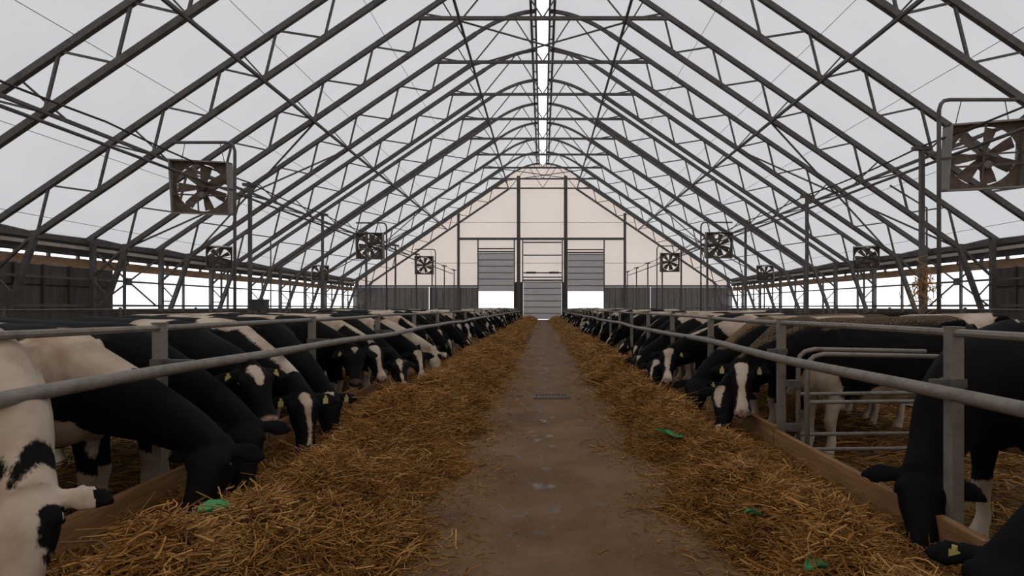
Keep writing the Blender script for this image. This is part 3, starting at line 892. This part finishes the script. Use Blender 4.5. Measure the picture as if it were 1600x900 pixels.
# tuft of straw caught on the service post of the gate side
n = 110
tx = 8.5 + rng.normal(0, 0.10, n); tyy = 12.13 + rng.normal(0, 0.08, n); tz = 1.85 + rng.normal(0, 0.22, n)
tag(strands(tx, tyy, tz, rng.lognormal(math.log(0.3), 0.3, n), np.full(n, 0.008), 0.9, 1, 'straw_tuft', tone=(0.3, 1.0)), 'yellow straw tuft caught on a service post', 'straw', kind='stuff')

# pen dividers: pipe rails behind the feeding cows
def divider(s, x, y0, y1, lab):
    e = empty('pen_divider', (s * x, y0, -0.15), label=lab, cat='fence')
    for z in (0.6, 1.05, 1.42):
        obj('rail', MB().tube([(0, 0, z), (0, y1 - y0, z)], 0.026, 6), 'galv_dark', e)
    y = 0.0
    me = MB().bar(V(0, 0, 0), V(0, 0, 1.5), 0.07).mesh('post'); me.materials.append(M['galv_dark'])
    while y <= y1 - y0 + 0.01:
        obj('post', me, None, e, (0, y, 0)); y += S
divider(-1, 15.0, ty(-3), ty(8), 'pipe rail divider running along the pens across from the tube gate')
divider(1, 15.0, ty(-3), ty(8), 'pipe rail divider running along the pens behind the tube gate')

# ------------------------------------------------------------------ floor drain and green scraps
dr = empty('floor_drain', (0.13, 8.2, 0), label='dark iron drain grate set in the middle of the lane', cat='drain')
obj('grate_frame', MB().box((-0.27, -0.2, 0), (0.27, -0.16, 0.012)).box((-0.27, 0.16, 0), (0.27, 0.2, 0.012)).box((-0.27, -0.16, 0), (-0.23, 0.16, 0.012)).box((0.23, -0.16, 0), (0.27, 0.16, 0.012)), 'iron', dr)
me = MB().box((-0.012, -0.16, 0.001), (0.012, 0.16, 0.010)).mesh('grate_bar'); me.materials.append(M['iron'])
for k in range(9):
    obj('grate_bar', me, None, dr, (-0.2 + 0.05 * k, 0, 0))
def scrap(x, y, z, a, b, rot, lab):
    n = 14; vs = []
    r = [1 + 0.35 * math.sin(3.1 * k + x * 5) * math.cos(1.7 * k + y) for k in range(n)]
    for zz in (0.0, 0.008):
        for k in range(n):
            t = 2*math.pi*k/n
            vs.append((a * r[k] * math.cos(t), b * r[k] * math.sin(t), zz + 0.02 * math.sin(2 * t + x)))
    fs = [tuple(range(n-1, -1, -1)), tuple(range(n, 2*n))] + [(k, (k+1) % n, n + (k+1) % n, n + k) for k in range(n)]
    o = obj('green_scrap', MB().add(vs, fs), 'green', None, (x, y, z)); o.rotation_euler = (0.05, 0.1, rot)
    tag(o, lab, 'scrap', 'green plastic scraps')
def scrap_px(x, y, a, b, rot, lab, lift=0.02):
    s = -1 if x < VX else 1
    d = 1.0
    while d < 15:
        X = (x - VX) / F * d; zr = EYE - (y - VY) / F * d
        z = float(heap_z(np.array([abs(X)]), np.array([d]), s)[0]) + lift
        if zr <= z: break
        d += 0.01
    scrap(X, d, z, a, b, rot, lab)
scrap_px(1055, 678, 0.16, 0.10, 0.2, 'green plastic scrap in the straw in front of the blazed cow at the gate', 0.055)
scrap_px(1180, 801, 0.065, 0.05, 0.9, 'small green scrap lying loose in the straw near the gate kerb', 0.055)
scrap_px(338, 800, 0.12, 0.06, 0.5, 'green plastic strip by the muzzle of an eating black cow', 0.055)
scrap_px(1275, 886, 0.05, 0.04, 1.5, 'small dark green scrap half buried in straw', 0.055)

# ------------------------------------------------------------------ cows
def catmull(pts, n):
    pts = np.asarray(pts, float)
    m = len(pts); out = []
    ts = np.linspace(0, m - 1, n)
    for t in ts:
        i = min(int(t), m - 2); u = t - i
        p0 = pts[max(i-1, 0)]; p1 = pts[i]; p2 = pts[i+1]; p3 = pts[min(i+2, m-1)]
        out.append(0.5 * ((2*p1) + (-p0+p2)*u + (2*p0-5*p1+4*p2-p3)*u*u + (-p0+3*p1-3*p2+p3)*u**3))
    return np.array(out)

def loft(mb, secs, lat, n_out, M_=18, power=1.0):
    """secs rows: cx,cy,cz,hw,hh ; lat = lateral unit vector (or None to derive from path)"""
    sec = catmull(secs, n_out)
    rings = []
    for i in range(n_out):
        p = sec[i, :3]
        d = unit(sec[min(i+1, n_out-1), :3] - sec[max(i-1, 0), :3])
        l = np.asarray(lat, float); l = unit(l - d * np.dot(l, d))
        u = np.cross(d, l)
        hw, hh = max(sec[i, 3], 0.004), max(sec[i, 4], 0.004)
        for k in range(M_):
            t = 2*math.pi*k/M_
            c, s_ = math.cos(t), math.sin(t)
            c = math.copysign(abs(c)**power, c); s_ = math.copysign(abs(s_)**power, s_)
            rings.append(p + l * hw * c + u * hh * s_)
    fs = []
    for i in range(n_out - 1):
        for k in range(M_):
            k2 = (k+1) % M_
            fs.append((i*M_+k, i*M_+k2, (i+1)*M_+k2, (i+1)*M_+k))
    fs.append(tuple(range(M_-1, -1, -1))); fs.append(tuple((n_out-1)*M_ + k for k in range(M_)))
    mb.add(rings, fs)

HEAD = [  # t along the face, centre offset, half width, half height
    (-0.03, -0.075, 0.060, 0.060), (0.00, -0.060, 0.090, 0.085), (0.06, -0.066, 0.106, 0.113), (0.14, -0.078, 0.114, 0.128), (0.21, -0.082, 0.106, 0.120),
    (0.29, -0.080, 0.084, 0.097), (0.37, -0.077, 0.071, 0.080), (0.44, -0.078, 0.077, 0.071), (0.495, -0.084, 0.079, 0.062), (0.525, -0.090, 0.064, 0.047), (0.54, -0.092, 0.035, 0.026)]
EARROOT = 0.075

def head_frame(poll, mz):
    a = unit(mz - poll)
    l = np.cross(V(0, 0, 1), a)
    if np.linalg.norm(l) < 0.15: l = V(0, 1, 0)
    l = unit(l); u = np.cross(a, l)
    return a, l, u

def cow_mesh(name, poll, mz, voxel, coat, ear_droop=(0.15, 0.15), girth=0.92, nf=0.30, to_world=None, nk=1.0):
    """local frame: x forward, front feet near x=0.1, ground z=0"""
    mb = MB()
    Y = V(0, 1, 0)
    g = girth
    body = [(-1.68,0,1.16,.07,.10),(-1.60,0,1.13,.17,.22),(-1.40,0,1.08,.26,.335),(-1.15,0,1.035,.29,.385),(-.85,0,.985,.33*g,.425),(-.5,0,.955,.36*g,.445),
            (-.2,0,.965,.33*g,.43),(.05,0,.99,.275,.405),(.25,0,.985,.235,.37),(.40,0,.97,.175,.30),(.50,0,.95,.10,.20)]
    loft(mb, body, Y, 44, 24, 0.92)
    # hook bones and shoulder blades
    for s in (-1, 1):
        loft(mb, [(-1.32, s*.20, 1.32, .03,.03), (-1.22, s*.25, 1.34, .06,.05), (-1.08, s*.22, 1.32, .03,.03)], Y, 8, 10)
        loft(mb, [(.18, s*.17, 1.28, .05,.08), (.16, s*.215, 1.05, .065,.16), (.20, s*.20, .80, .07,.15), (.16, s*.17, .66, .06, .10)], Y, 10, 12)
    a, l, u = head_frame(poll, mz)
    nb = poll + a * 0.05 - u * 0.075               # where the neck meets the skull
    st = V(0.10, 0, 1.06)
    dvec = nb - st
    c1 = st + V(nf, 0, -0.05) + 0.10 * dvec
    c2 = nb - 0.45 * unit(dvec) * 0.6 + V(0, 0, 0.02) + (-a * 0.10 if True else 0)
    neck = []
    for t, hw, hh in ((0,.20,.33),(.2,.185,.31),(.4,.155,.255),(.6,.13,.205),(.8,.108,.165),(1,.092,.130)):
        p = (1-t)**3*st + 3*t*(1-t)**2*c1 + 3*t*t*(1-t)*c2 + t**3*nb
        kk = 1 + (nk - 1) * (1 - t * 0.5); neck.append((*p, hw * kk, hh * kk))
    lat = unit(Y * 0.5 + l * 0.5)
    loft(mb, neck, lat, 18, 20)
    loft(mb, [(*(poll + a*t + u*o), hw, hh) for t, o, hw, hh in HEAD], l, 30, 20, 0.9)
    # jaw, brow ridges
    loft(mb, [(*(poll + a*t + u*o), hw, hh) for t, o, hw, hh in ((.03,-.13,.06,.06),(.10,-.165,.075,.06),(.2,-.165,.062,.05),(.36,-.13,.045,.035),(.48,-.125,.045,.025))], l, 14, 12)
    for s in (-1, 1):
        loft(mb, [(*(poll + a*t + u*o + l*s*w_), r, r) for t, o, w_, r in ((.09,-.005,.080,.022),(.135,-.005,.098,.034),(.18,-.02,.088,.022))], l, 8, 10)
        # nostril wing
        loft(mb, [(*(poll + a*t + u*o + l*s*w_), r, r) for t, o, w_, r in ((.465,-.055,.045,.02),(.50,-.06,.05,.027),(.53,-.08,.035,.018))], l, 7, 10)
    # ears: flattened leaves held out to the side
    ears = []
    for s, dr in ((-1, ear_droop[0]), (1, ear_droop[1])):
        root = poll + a * 0.035 + l * s * EARROOT - u * 0.03
        dirn = unit(l * s + a * (-0.10 + dr) + V(0, 0, -0.12) - u * 0.15)
        wide = unit(a - dirn * np.dot(a, dirn))
        wide = unit(wide * 0.8 + V(0, 0, -0.35)); wide = unit(wide - dirn * np.dot(wide, dirn))
        pts = [(0,.030,.026),(.05,.040,.026),(.10,.058,.018),(.15,.060,.014),(.19,.042,.012),(.225,.012,.008)]
        secs = [(*(root + dirn*q + V(0,0,-0.25*q*q)), w_, th) for q, w_, th in pts]
        loft(mb, secs, wide, 14, 14)
        ears.append((root, dirn, wide))
    # legs
    for s in (-1, 1):
        loft(mb, [(.10,s*.17,.85,.10,.15),(.12,s*.175,.66,.078,.105),(.15,s*.165,.46,.055,.062),(.165,s*.16,.37,.055,.062),(.155,s*.16,.26,.037,.042),(.15,s*.16,.16,.042,.045),(.175,s*.16,.09,.045,.05),(.195,s*.16,.045,.054,.066),(.20,s*.16,.0,.058,.075)], Y, 22, 14)
        loft(mb, [(-1.28,s*.17,1.05,.12,.24),(-1.22,s*.185,.86,.12,.22),(-1.20,s*.19,.70,.095,.15),(-1.36,s*.18,.56,.062,.085),(-1.46,s*.17,.48,.05,.065),(-1.455,s*.165,.36,.038,.045),(-1.43,s*.165,.18,.042,.045),(-1.40,s*.165,.09,.046,.05),(-1.37,s*.165,.045,.055,.066),(-1.36,s*.165,0,.058,.075)], Y, 26, 14)
    loft(mb, [(-1.30,0,.62,.10,.10),(-1.15,0,.585,.19,.14),(-.98,0,.60,.17,.12),(-.85,0,.62,.08,.06)], Y, 10, 14)
    loft(mb, [(-1.64,0,1.30,.045,.045),(-1.74,0,1.18,.032,.032),(-1.78,0,.9,.026,.026),(-1.76,0,.62,.026,.026),(-1.74,0,.50,.045,.045),(-1.73,0,.36,.03,.03)], Y, 18, 10)
    # one continuous skin
    me = mb.mesh(name)
    o = bpy.data.objects.new('tmp', me); C.objects.link(o)
    r = o.modifiers.new('r', 'REMESH'); r.mode = 'VOXEL'; r.voxel_size = voxel; r.adaptivity = 0.0; r.use_smooth_shade = True
    sm = o.modifiers.new('s', 'SMOOTH'); sm.factor = 0.5; sm.iterations = 3
    dg = bpy.context.evaluated_depsgraph_get(); dg.update()
    res = bpy.data.meshes.new_from_object(o.evaluated_get(dg))
    bpy.data.objects.remove(o); bpy.data.meshes.remove(me)
    res.name = name
    # coat colours
    n = len(res.vertices)
    co = np.empty(n*3, np.float32); res.vertices.foreach_get('co', co); co = co.reshape(-1, 3).astype(float)
    nr = np.empty(n*3, np.float32); res.vertices.foreach_get('normal', nr); nr = nr.reshape(-1, 3)
    q = co - poll
    T, Lq, U = q @ a, q @ l, q @ u
    field = np.full(n, -0.35)
    for (cx, cy, cz, rx, ry, rz) in coat.get('white', ()):
        d = np.sqrt(((co[:,0]-cx)/rx)**2 + ((co[:,1]-cy)/ry)**2 + ((co[:,2]-cz)/rz)**2)
        field = np.maximum(field, (1 - d) * min(rx, ry, rz) * 1.0)
    for (cx, cy, cz, rx, ry, rz) in coat.get('black', ()):
        d = np.sqrt(((co[:,0]-cx)/rx)**2 + ((co[:,1]-cy)/ry)**2 + ((co[:,2]-cz)/rz)**2)
        field = np.minimum(field, -(1 - d) * min(rx, ry, rz) * 1.0)
    if to_world is not None:
        W = to_world(co)
        for key, sg in (('white_at', 1), ('black_at', -1)):
            for (wx, wy, wz, rx, rz) in coat.get(key, ()):
                d = np.sqrt(((W[:,0]-wx)/rx)**2 + ((W[:,1]-wy)/(0.5 if sg > 0 else 0.28))**2 + ((W[:,2]-wz)/rz)**2)
                v_ = (1 - d) * min(rx, rz)
                field = np.maximum(field, v_) if sg > 0 else np.minimum(field, -v_)
    # neck crest stripe
    if coat.get('crest'):
        w_, t0, t1 = coat['crest']
        P = np.array([p[:3] for p in catmull(neck, 40)]); ii = np.argmin(((co[:,None,:]-P[None])**2).sum(2), 1)
        dd = unit(P[-1]-P[0]); latn = unit(np.cross(V(0,0,1), dd))
        lat_d = np.abs((co - P[ii]) @ latn); upn = np.cross(dd, latn)
        above = (co - P[ii]) @ upn
        okk = (ii/39 > t0) & (ii/39 < t1) & (above > 0.05) & (T < 0.02)
        field = np.where(okk, np.maximum(field, w_ - lat_d), field)
    inhead = (T > 0.015) & (np.abs(Lq) < 0.135) & (U < 0.1) & (U > -0.24) & (T < 0.6)
    hf = np.full(n, -0.2) if not coat.get('white_face') else np.full(n, 0.2)
    if coat.get('blaze'):
        ts, ws, off = zip(*[(b + (0,))[:3] for b in coat['blaze']])
        w_ = np.interp(T, ts, ws); of = np.interp(T, ts, off)
        bz = np.where(U > -0.115, w_ - np.abs(Lq - of), -0.1)
        hf = np.maximum(hf, bz)
    for (t_, l_, r_) in coat.get('face_black', ()):
        hf = np.minimum(hf, np.hypot(T - t_, Lq - l_) - r_)
    earm = (np.abs(Lq) > 0.125) & (T > -0.15) & (T < 0.28) & (co[:,0] > 0.45)
    field = np.where(inhead, hf, field)
    field = np.where(earm, -0.2 if not coat.get('white_face') else np.where(np.abs(Lq) > 0.22, -0.2, 0.2), field)
    pink = np.clip((T - 0.475) / 0.02, 0, 1) * (np.abs(Lq) < 0.12) * (T < 0.6) * (U < 0.05) * (U > -0.2) * coat.get('pink', 0.6)
    nost = np.ones(n)
    for s in (-1, 1):
        dn = np.sqrt((T - 0.525)**2 + (Lq - s*0.048)**2 + (U + 0.065)**2)
        nost = np.minimum(nost, np.clip((dn - 0.014) / 0.012, 0, 1))
    dust = np.clip((nr[:,2] - 0.25) / 0.5, 0, 1) * (co[:,2] > 1.0) * (T < 0) * coat.get('dust', 0.5)
    at = res.attributes.new('coat', 'FLOAT_COLOR', 'POINT')
    at.data.foreach_set('color', np.stack([np.clip(0.5 + field, 0, 1), pink, dust, nost], 1).astype(np.float32).ravel())
    res.materials.clear(); res.materials.append(M['coat'])
    return res, (a, l, u, ears)

eye_me = MB(); eye_me.tube([(0,-0.0195,0),(0,-0.017,0),(0,-0.008,0),(0,0.008,0),(0,0.017,0),(0,0.0195,0)], [0.003,0.011,0.0185,0.0185,0.011,0.003], 12); eye_me = eye_me.mesh('eye', True); eye_me.materials.append(M['eye'])
tag_me = MB().box((-0.020, -0.003, -0.058), (0.020, 0.003, -0.010)).box((-0.009, -0.003, -0.010), (0.010, 0.003, 0.012)).box((-0.008, -0.009, -0.008), (0.008, 0.009, 0.008)).mesh('ear_tag'); tag_me.materials.append(M['tag'])

def add_head_parts(o, poll, fr, tags):
    a, l, u, ears = fr
    for s in (-1, 1):
        e = obj('eye', eye_me, None, o, Vector(poll + a*0.142 + l*s*0.112 - u*0.035))
    for k, (root, dirn, wide) in enumerate(ears):
        if not tags[k]: continue
        p = root + dirn * 0.10 + u * 0.034
        t = obj('ear_tag', tag_me, None, o, Vector(p + V(0, 0, -0.005)))
        nn = unit(V(u[0], u[1], 0) + 1e-3)
        t.rotation_euler = (0, 0, math.atan2(nn[1], nn[0]) + math.pi/2)

def place(o, pos, heading):
    o.location = (pos[0], pos[1], pos[2]); o.rotation_euler = (0, 0, heading)

PZ = -0.15
def near_cow(label, pos, heading_deg, poll_w, mz_w, coat, tags=(1, 1), voxel=0.0165, droop=(0.15, 0.15), group=None, nf=0.30, nk=1.0):
    """pos: ground point under the chest; heading in degrees; head given by world points"""
    h = math.radians(heading_deg)
    Rm = np.array([[math.cos(-h), -math.sin(-h), 0], [math.sin(-h), math.cos(-h), 0], [0, 0, 1]])
    base = V(pos[0], pos[1], PZ)
    p = Rm @ (np.asarray(poll_w) - base)
    m_ = Rm @ (np.asarray(mz_w) - base)
    me, fr = cow_mesh('cow', p, m_, voxel, coat, droop, nf=nf, nk=nk, to_world=lambda q: q @ Rm + base)
    o = obj('cow', me); place(o, base, h)
    tag(o, label, 'cow', group or 'cows at the feed rails')
    add_head_parts(o, p, fr, tags)
    return o

def spot(x, y, depth, rx, rz):
    p = px(x, y, depth); k = depth / F
    return (p[0], p[1], p[2], rx * k, rz * k)
blz_full = [(0.0,.062),(.06,.066),(.16,.046),(.26,.030),(.36,.030),(.44,.050),(.5,.07),(.56,.07)]
blz_thin = [(0.02,.0),(.06,.05),(.12,.042),(.18,.024),(.3,.016),(.42,.018),(.5,.026),(.56,.0)]
blz_star = [(0.0,.0),(.03,.035),(.08,.048),(.15,.035),(.22,.012),(.25,-.03),(.6,-.05)]
blz_tri = [(0.0,.02),(.03,.042),(.08,.028),(.14,.008),(.17,-.03),(.6,-.05)]
legs_white = [(.17,0,.12,.25,.5,.30), (-1.42,0,.12,.3,.5,.33), (-1.1,0,.52,.4,.3,.2)]

# --- row across the lane from the gate (faces +x)
near_cow('mostly white cow with small black neck spots, head bowed beside the kerb board', (-2.98, 2.74), -25,
         px(40, 765, 2.24), px(16, 965, 2.02),
         dict(white=[(-.2,0,.9,1.2,1.2,1.4), (.9,0,.7,1.2,1.0,1.2)], black=[(-1.0,0,1.2,.45,.5,.4), (-.25,.0,1.42,.5,.25,.10)], black_at=[spot(42, 728, 2.35, 15, 25), spot(91, 706, 2.4, 10, 38)],
              white_face=True, face_black=[(.13,.10,.045),(.18,.098,.045),(.23,.088,.035),(.28,.08,.025),(.34,-.09,.04)], pink=.5, dust=.35), (0, 0), nf=0.46, nk=1.25)
near_cow('black cow with a cream shoulder patch and cream brisket, muzzle in the straw', (-3.22, 3.5), -18,
         px(338, 688, 3.25), px(290, 800, 2.95),
         dict(white=[(-.7,0,1.3,.35,.4,.25)] + legs_white, white_at=[spot(120, 555, 3.3, 95, 52), spot(95, 600, 3.3, 35, 50), spot(120, 705, 3.35, 36, 58)], black_at=[spot(150, 628, 3.3, 75, 36)], blaze=None, pink=0, dust=.45), (0, 0))
near_cow('all black cow eating low beside a green plastic strip', (-3.22, 4.05), -18,
         px(384, 655, 3.78), px(378, 772, 3.50), dict(white=legs_white, blaze=None, pink=0, dust=.5), (0, 0))
near_cow('black cow with a large white forehead star and pink muzzle, head half raised', (-3.22, 4.72), -24,
         px(393, 572, 4.18), px(432, 672, 3.86), dict(white=[(-.15,0,1.36,.22,.5,.20)] + legs_white, blaze=[(b[0], b[1]*1.15) for b in blz_star], pink=.9, dust=.6), (1, 1))
near_cow('black cow with a white stripe along its neck crest and a ragged blaze, eating', (-3.22, 5.38), -20,
         px(474, 612, 4.55), px(482, 738, 4.15), dict(white=[(.2,0,1.38,.4,.2,.16)] + legs_white, crest=(.065, .15, .8), blaze=[(0.0,-.02),(.05,.05),(.09,.05),(.15,.03,.02),(.3,.018,.03),(.45,.02,.03),(.5,.0)], pink=.2, dust=.4), (1, 1))
near_cow('black cow mostly hidden behind the one with the white neck stripe', (-3.22, 6.05), -14,
         px(512, 612, 5.3), px(522, 686, 5.05), dict(white=[(-.8,0,1.35,.3,.5,.25)] + legs_white, blaze=blz_tri, pink=.1, dust=.6), (0, 1))
near_cow('black cow with a small white triangle on its brow looking up the lane', (-3.22, 7.05), -16,
         px(554, 544, 6.85), px(556, 609, 6.4), dict(white=[(-.5,0,1.36,.3,.5,.2)] + legs_white, blaze=blz_tri, pink=.35, dust=.6), (1, 0))
near_cow('black cow with a broad white blaze seen in profile beside the triangle-browed cow', (-3.22, 7.75), -8,
         px(583, 540, 7.35), px(608, 618, 6.95), dict(white=[(.0,0,1.30,.5,.5,.28)] + legs_white, blaze=blz_full, crest=(.05,.3,.95), pink=.8, dust=.3), (0, 0))
near_cow('black cow with cream back and thin blaze, third along from the neck-striped cow', (-3.22, 8.45), -10,
         px(622, 562, 7.7), px(636, 620, 7.1), dict(white=[(-.6,0,1.3,.6,.5,.22)] + legs_white, blaze=blz_thin, pink=.3, dust=.4), (0, 0))
near_cow('black cow with white cheek edge beside the pale mottled cow', (-3.22, 9.15), -10,
         px(652, 548, 8.8), px(664, 598, 8.4), dict(white=[(.3,0,1.1,.2,.5,.3)] + legs_white, blaze=blz_full, pink=.3, dust=.5), (0, 0))
near_cow('pale faced mottled cow with dark eye patches among black neighbours', (-3.22, 9.85), -14,
         px(678, 548, 9.4), px(684, 592, 9.0), dict(white=[(.6,0,.8,.9,.5,.5)] + legs_white, white_face=True, face_black=[(.14,.1,.06),(.14,-.1,.06)], pink=.6, dust=.4), (0, 0))
# --- row on the gate side (faces -x)
near_cow('black cow head with a yellow ear tag, low by the end of the kerb', (2.85, 2.02), 176,
         px(1578, 858, 2.12), px(1545, 985, 1.95), dict(white=legs_white, blaze=None, pink=0, dust=.3), (1, 1))
near_cow('large black cow eating beside the near gate post, one ear held out', (3.02, 3.38), 192,
         px(1440, 730, 3.0), px(1443, 850, 2.76), dict(white=[(.12,.16,.5,.22,.2,.26)] + legs_white, blaze=None, pink=0, dust=.55), (0, 0), droop=(0.05, 0.25), nf=0.58, nk=1.15)
near_cow('black cow with a broad white blaze facing the lane beside the tube gate', (2.97, 5.55), 190,
         px(1157, 566, 5.30), px(1162, 664, 4.98), dict(white=[(.28,0,.72,.22,.4,.24), (-.7,0,.62,.6,.4,.18), (-.45,0,.6,.3,.4,.25)] + [(.17,0,.2,.25,.5,.5), (-1.42,0,.2,.3,.5,.45), (-1.2,0,.62,.5,.4,.25)], blaze=blz_full, pink=.9, dust=.8), (1, 1))
near_cow('black cow with a white cheek stripe eating in front of the blazed cow', (2.95, 6.22), 202,
         px(1134, 602, 5.35), px(1124, 698, 4.95), dict(white=[(-.5,0,1.38,.4,.5,.2)] + legs_white, blaze=[(0.0,.0,-.05),(.04,.05,-.05),(.14,.045,-.055),(.25,.02,-.05),(.3,-.03),(.42,-.02),(.44,.03,-.04),(.52,.03,-.04)], pink=.2, dust=.8), (0, 0))
near_cow('plain black cow eating between the two blazed cows', (2.95, 6.95), 198,
         px(1090, 590, 6.1), px(1078, 664, 5.7), dict(white=[(-.1,0,1.38,.2,.4,.2)] + legs_white, blaze=None, pink=0, dust=.9), (0, 1))
near_cow('black cow with a wide white blaze lifting its head behind the plain black cow', (2.97, 7.72), 194,
         px(1045, 546, 7.6), px(1041, 607, 7.15), dict(white=[(.25,0,1.25,.3,.5,.25)] + legs_white, crest=(.07,.0,.7), blaze=blz_full, pink=.9, dust=.6), (0, 1))
near_cow('black cow with a curved white face stripe eating in front of the wide-blazed cow', (2.95, 8.5), 203,
         px(1026, 564, 7.95), px(1012, 632, 7.35), dict(white=[(-.6,0,1.36,.4,.5,.2)] + legs_white, blaze=[(0.0,.0),(.03,.045),(.09,.045,.01),(.16,.02,-.03),(.3,.014,-.035),(.45,.025,-.03),(.55,.04)], pink=.4, dust=.6), (0, 0))
near_cow('dark cow eating far out in the straw beyond the stripe-faced cow', (2.95, 9.5), 200,
         px(1000, 556, 8.8), px(984, 606, 8.4), dict(white=[(.1,0,1.36,.3,.5,.2)] + legs_white, blaze=blz_tri, pink=.1, dust=.6), (0, 0))

# --- the long rows down the barn: a few poses and coats, copied
poses = {  # poll, muzzle direction (pitch down, yaw)
    'eat_straight': (V(1.00, 0.02, .74), 62, 0), 'eat_left': (V(.96, .14, .70), 68, 28), 'eat_right': (V(.96, -.14, .72), 66, -28),
    'look_right': (V(.80, -.12, 0.98), 50, -48), 'reach': (V(1.12, .06, .66), 52, 10), 'look_left': (V(.80, .10, 0.96), 50, 38)}
coats = {
    'black': dict(white=legs_white, blaze=blz_thin, pink=.2, dust=.7),
    'patched': dict(white=[(.1,0,1.2,.32,.6,.35), (-.75,.2,1.15,.4,.3,.4), (-.9,-.3,1.0,.3,.3,.45), (-1.5,0,1.2,.25,.4,.5)] + legs_white, blaze=blz_full, crest=(.07,.1,.8), pink=.6, dust=.5),
    'pale': dict(white=[(-.5,0,.9,1.5,.9,1.0)], black=[(-.3,.3,1.1,.35,.35,.35), (-.8,-.3,1.1,.3,.3,.4), (.6,0,.9,.3,.4,.4), (-1.3,.2,1.2,.25,.3,.25)], blaze=blz_full, pink=.7, dust=.4),
    'saddle': dict(white=[(-.2,0,1.35,.30,.6,.45), (-1.2,0,1.4,.3,.5,.2)] + legs_white, blaze=[(b[0], b[1]*0.9) for b in blz_star], pink=.3, dust=.6)}
coat_txt = {'black': 'mostly black cow with a thin face stripe', 'patched': 'patched black and white cow with broad blaze',
            'pale': 'mostly white cow with black patches', 'saddle': 'black cow with a white saddle band'}
lib = {}
def generic(pose, coat):
    if (pose, coat) not in lib:
        p, pit, yaw = poses[pose]
        pit, yaw = math.radians(pit), math.radians(yaw)
        mzp = p + 0.53 * V(math.cos(pit)*math.cos(yaw), math.cos(pit)*math.sin(yaw), -math.sin(pit))
        me, fr = cow_mesh('cow', p, mzp, 0.028, coats[coat])
        lib[(pose, coat)] = (me, p, fr)
    return lib[(pose, coat)]
pn = list(poses); cn = list(coats)
combos = [(p, c) for p in pn for c in cn]
random.shuffle(combos)
combos = combos[:16]
rr = random.Random(3)
for s in (-1, 1):
    y = 10.6 if s < 0 else 10.25
    while y < YW - 3.0:
        pose, coat = rr.choice(combos)
        me, p, fr = generic(pose, coat)
        o = obj('cow', me)
        h = (-10 if s < 0 else 190) + rr.uniform(-7, 7)
        place(o, (s * ((3.22 if s < 0 else 2.96) + rr.uniform(-.10, .10)), y, PZ), math.radians(h))
        sc = rr.uniform(0.95, 1.03); o.scale = (sc, sc, sc)
        far = 'midway along the row' if y < 24 else 'far down the row'
        lab = '%s %s %s' % (coat_txt[coat], far, side_txt[s])
        tag(o, lab, 'cow', 'distant ' + lab)
        if y < 16:
            add_head_parts(o, p, fr, (rr.random() < .5, rr.random() < .6))
        y += rr.uniform(0.70, 0.92)

# cows standing further back in the pens
def back_cow(pos, head, pose, coat, lab, sc=1.0):
    me, p, fr = generic(pose, coat)
    o = obj('cow', me); place(o, (pos[0], pos[1], PZ), math.radians(head)); o.scale = (sc, sc, sc)
    tag(o, lab, 'cow', 'cows standing loose in the pens')
up_pose = 'look_right'
back_cow((-6.3, 8.6), 200, 'eat_straight', 'pale', 'pale backed cow standing in the pen behind the cream-shouldered cow')
back_cow((-7.9, 13.2), 20, 'look_left', 'black', 'dark cow standing in the pen below the dark box')
back_cow((-6.5, 18.5), 150, 'look_right', 'saddle', 'saddle-marked cow standing back in the pen across from the gate')
back_cow((5.6, 8.2), 185, 'look_right', 'pale', 'pale backed cow standing in the pen behind the large black cow')
poses['upright'] = (V(.78, -.05, 1.42), 28, -35)
back_cow((6.6, 17.2), 250, 'upright', 'patched', 'patched cow with raised head looking over the backs of the others')
back_cow((8.2, 13.4), 120, 'look_left', 'black', 'dark cow standing deep in the gate side pen')
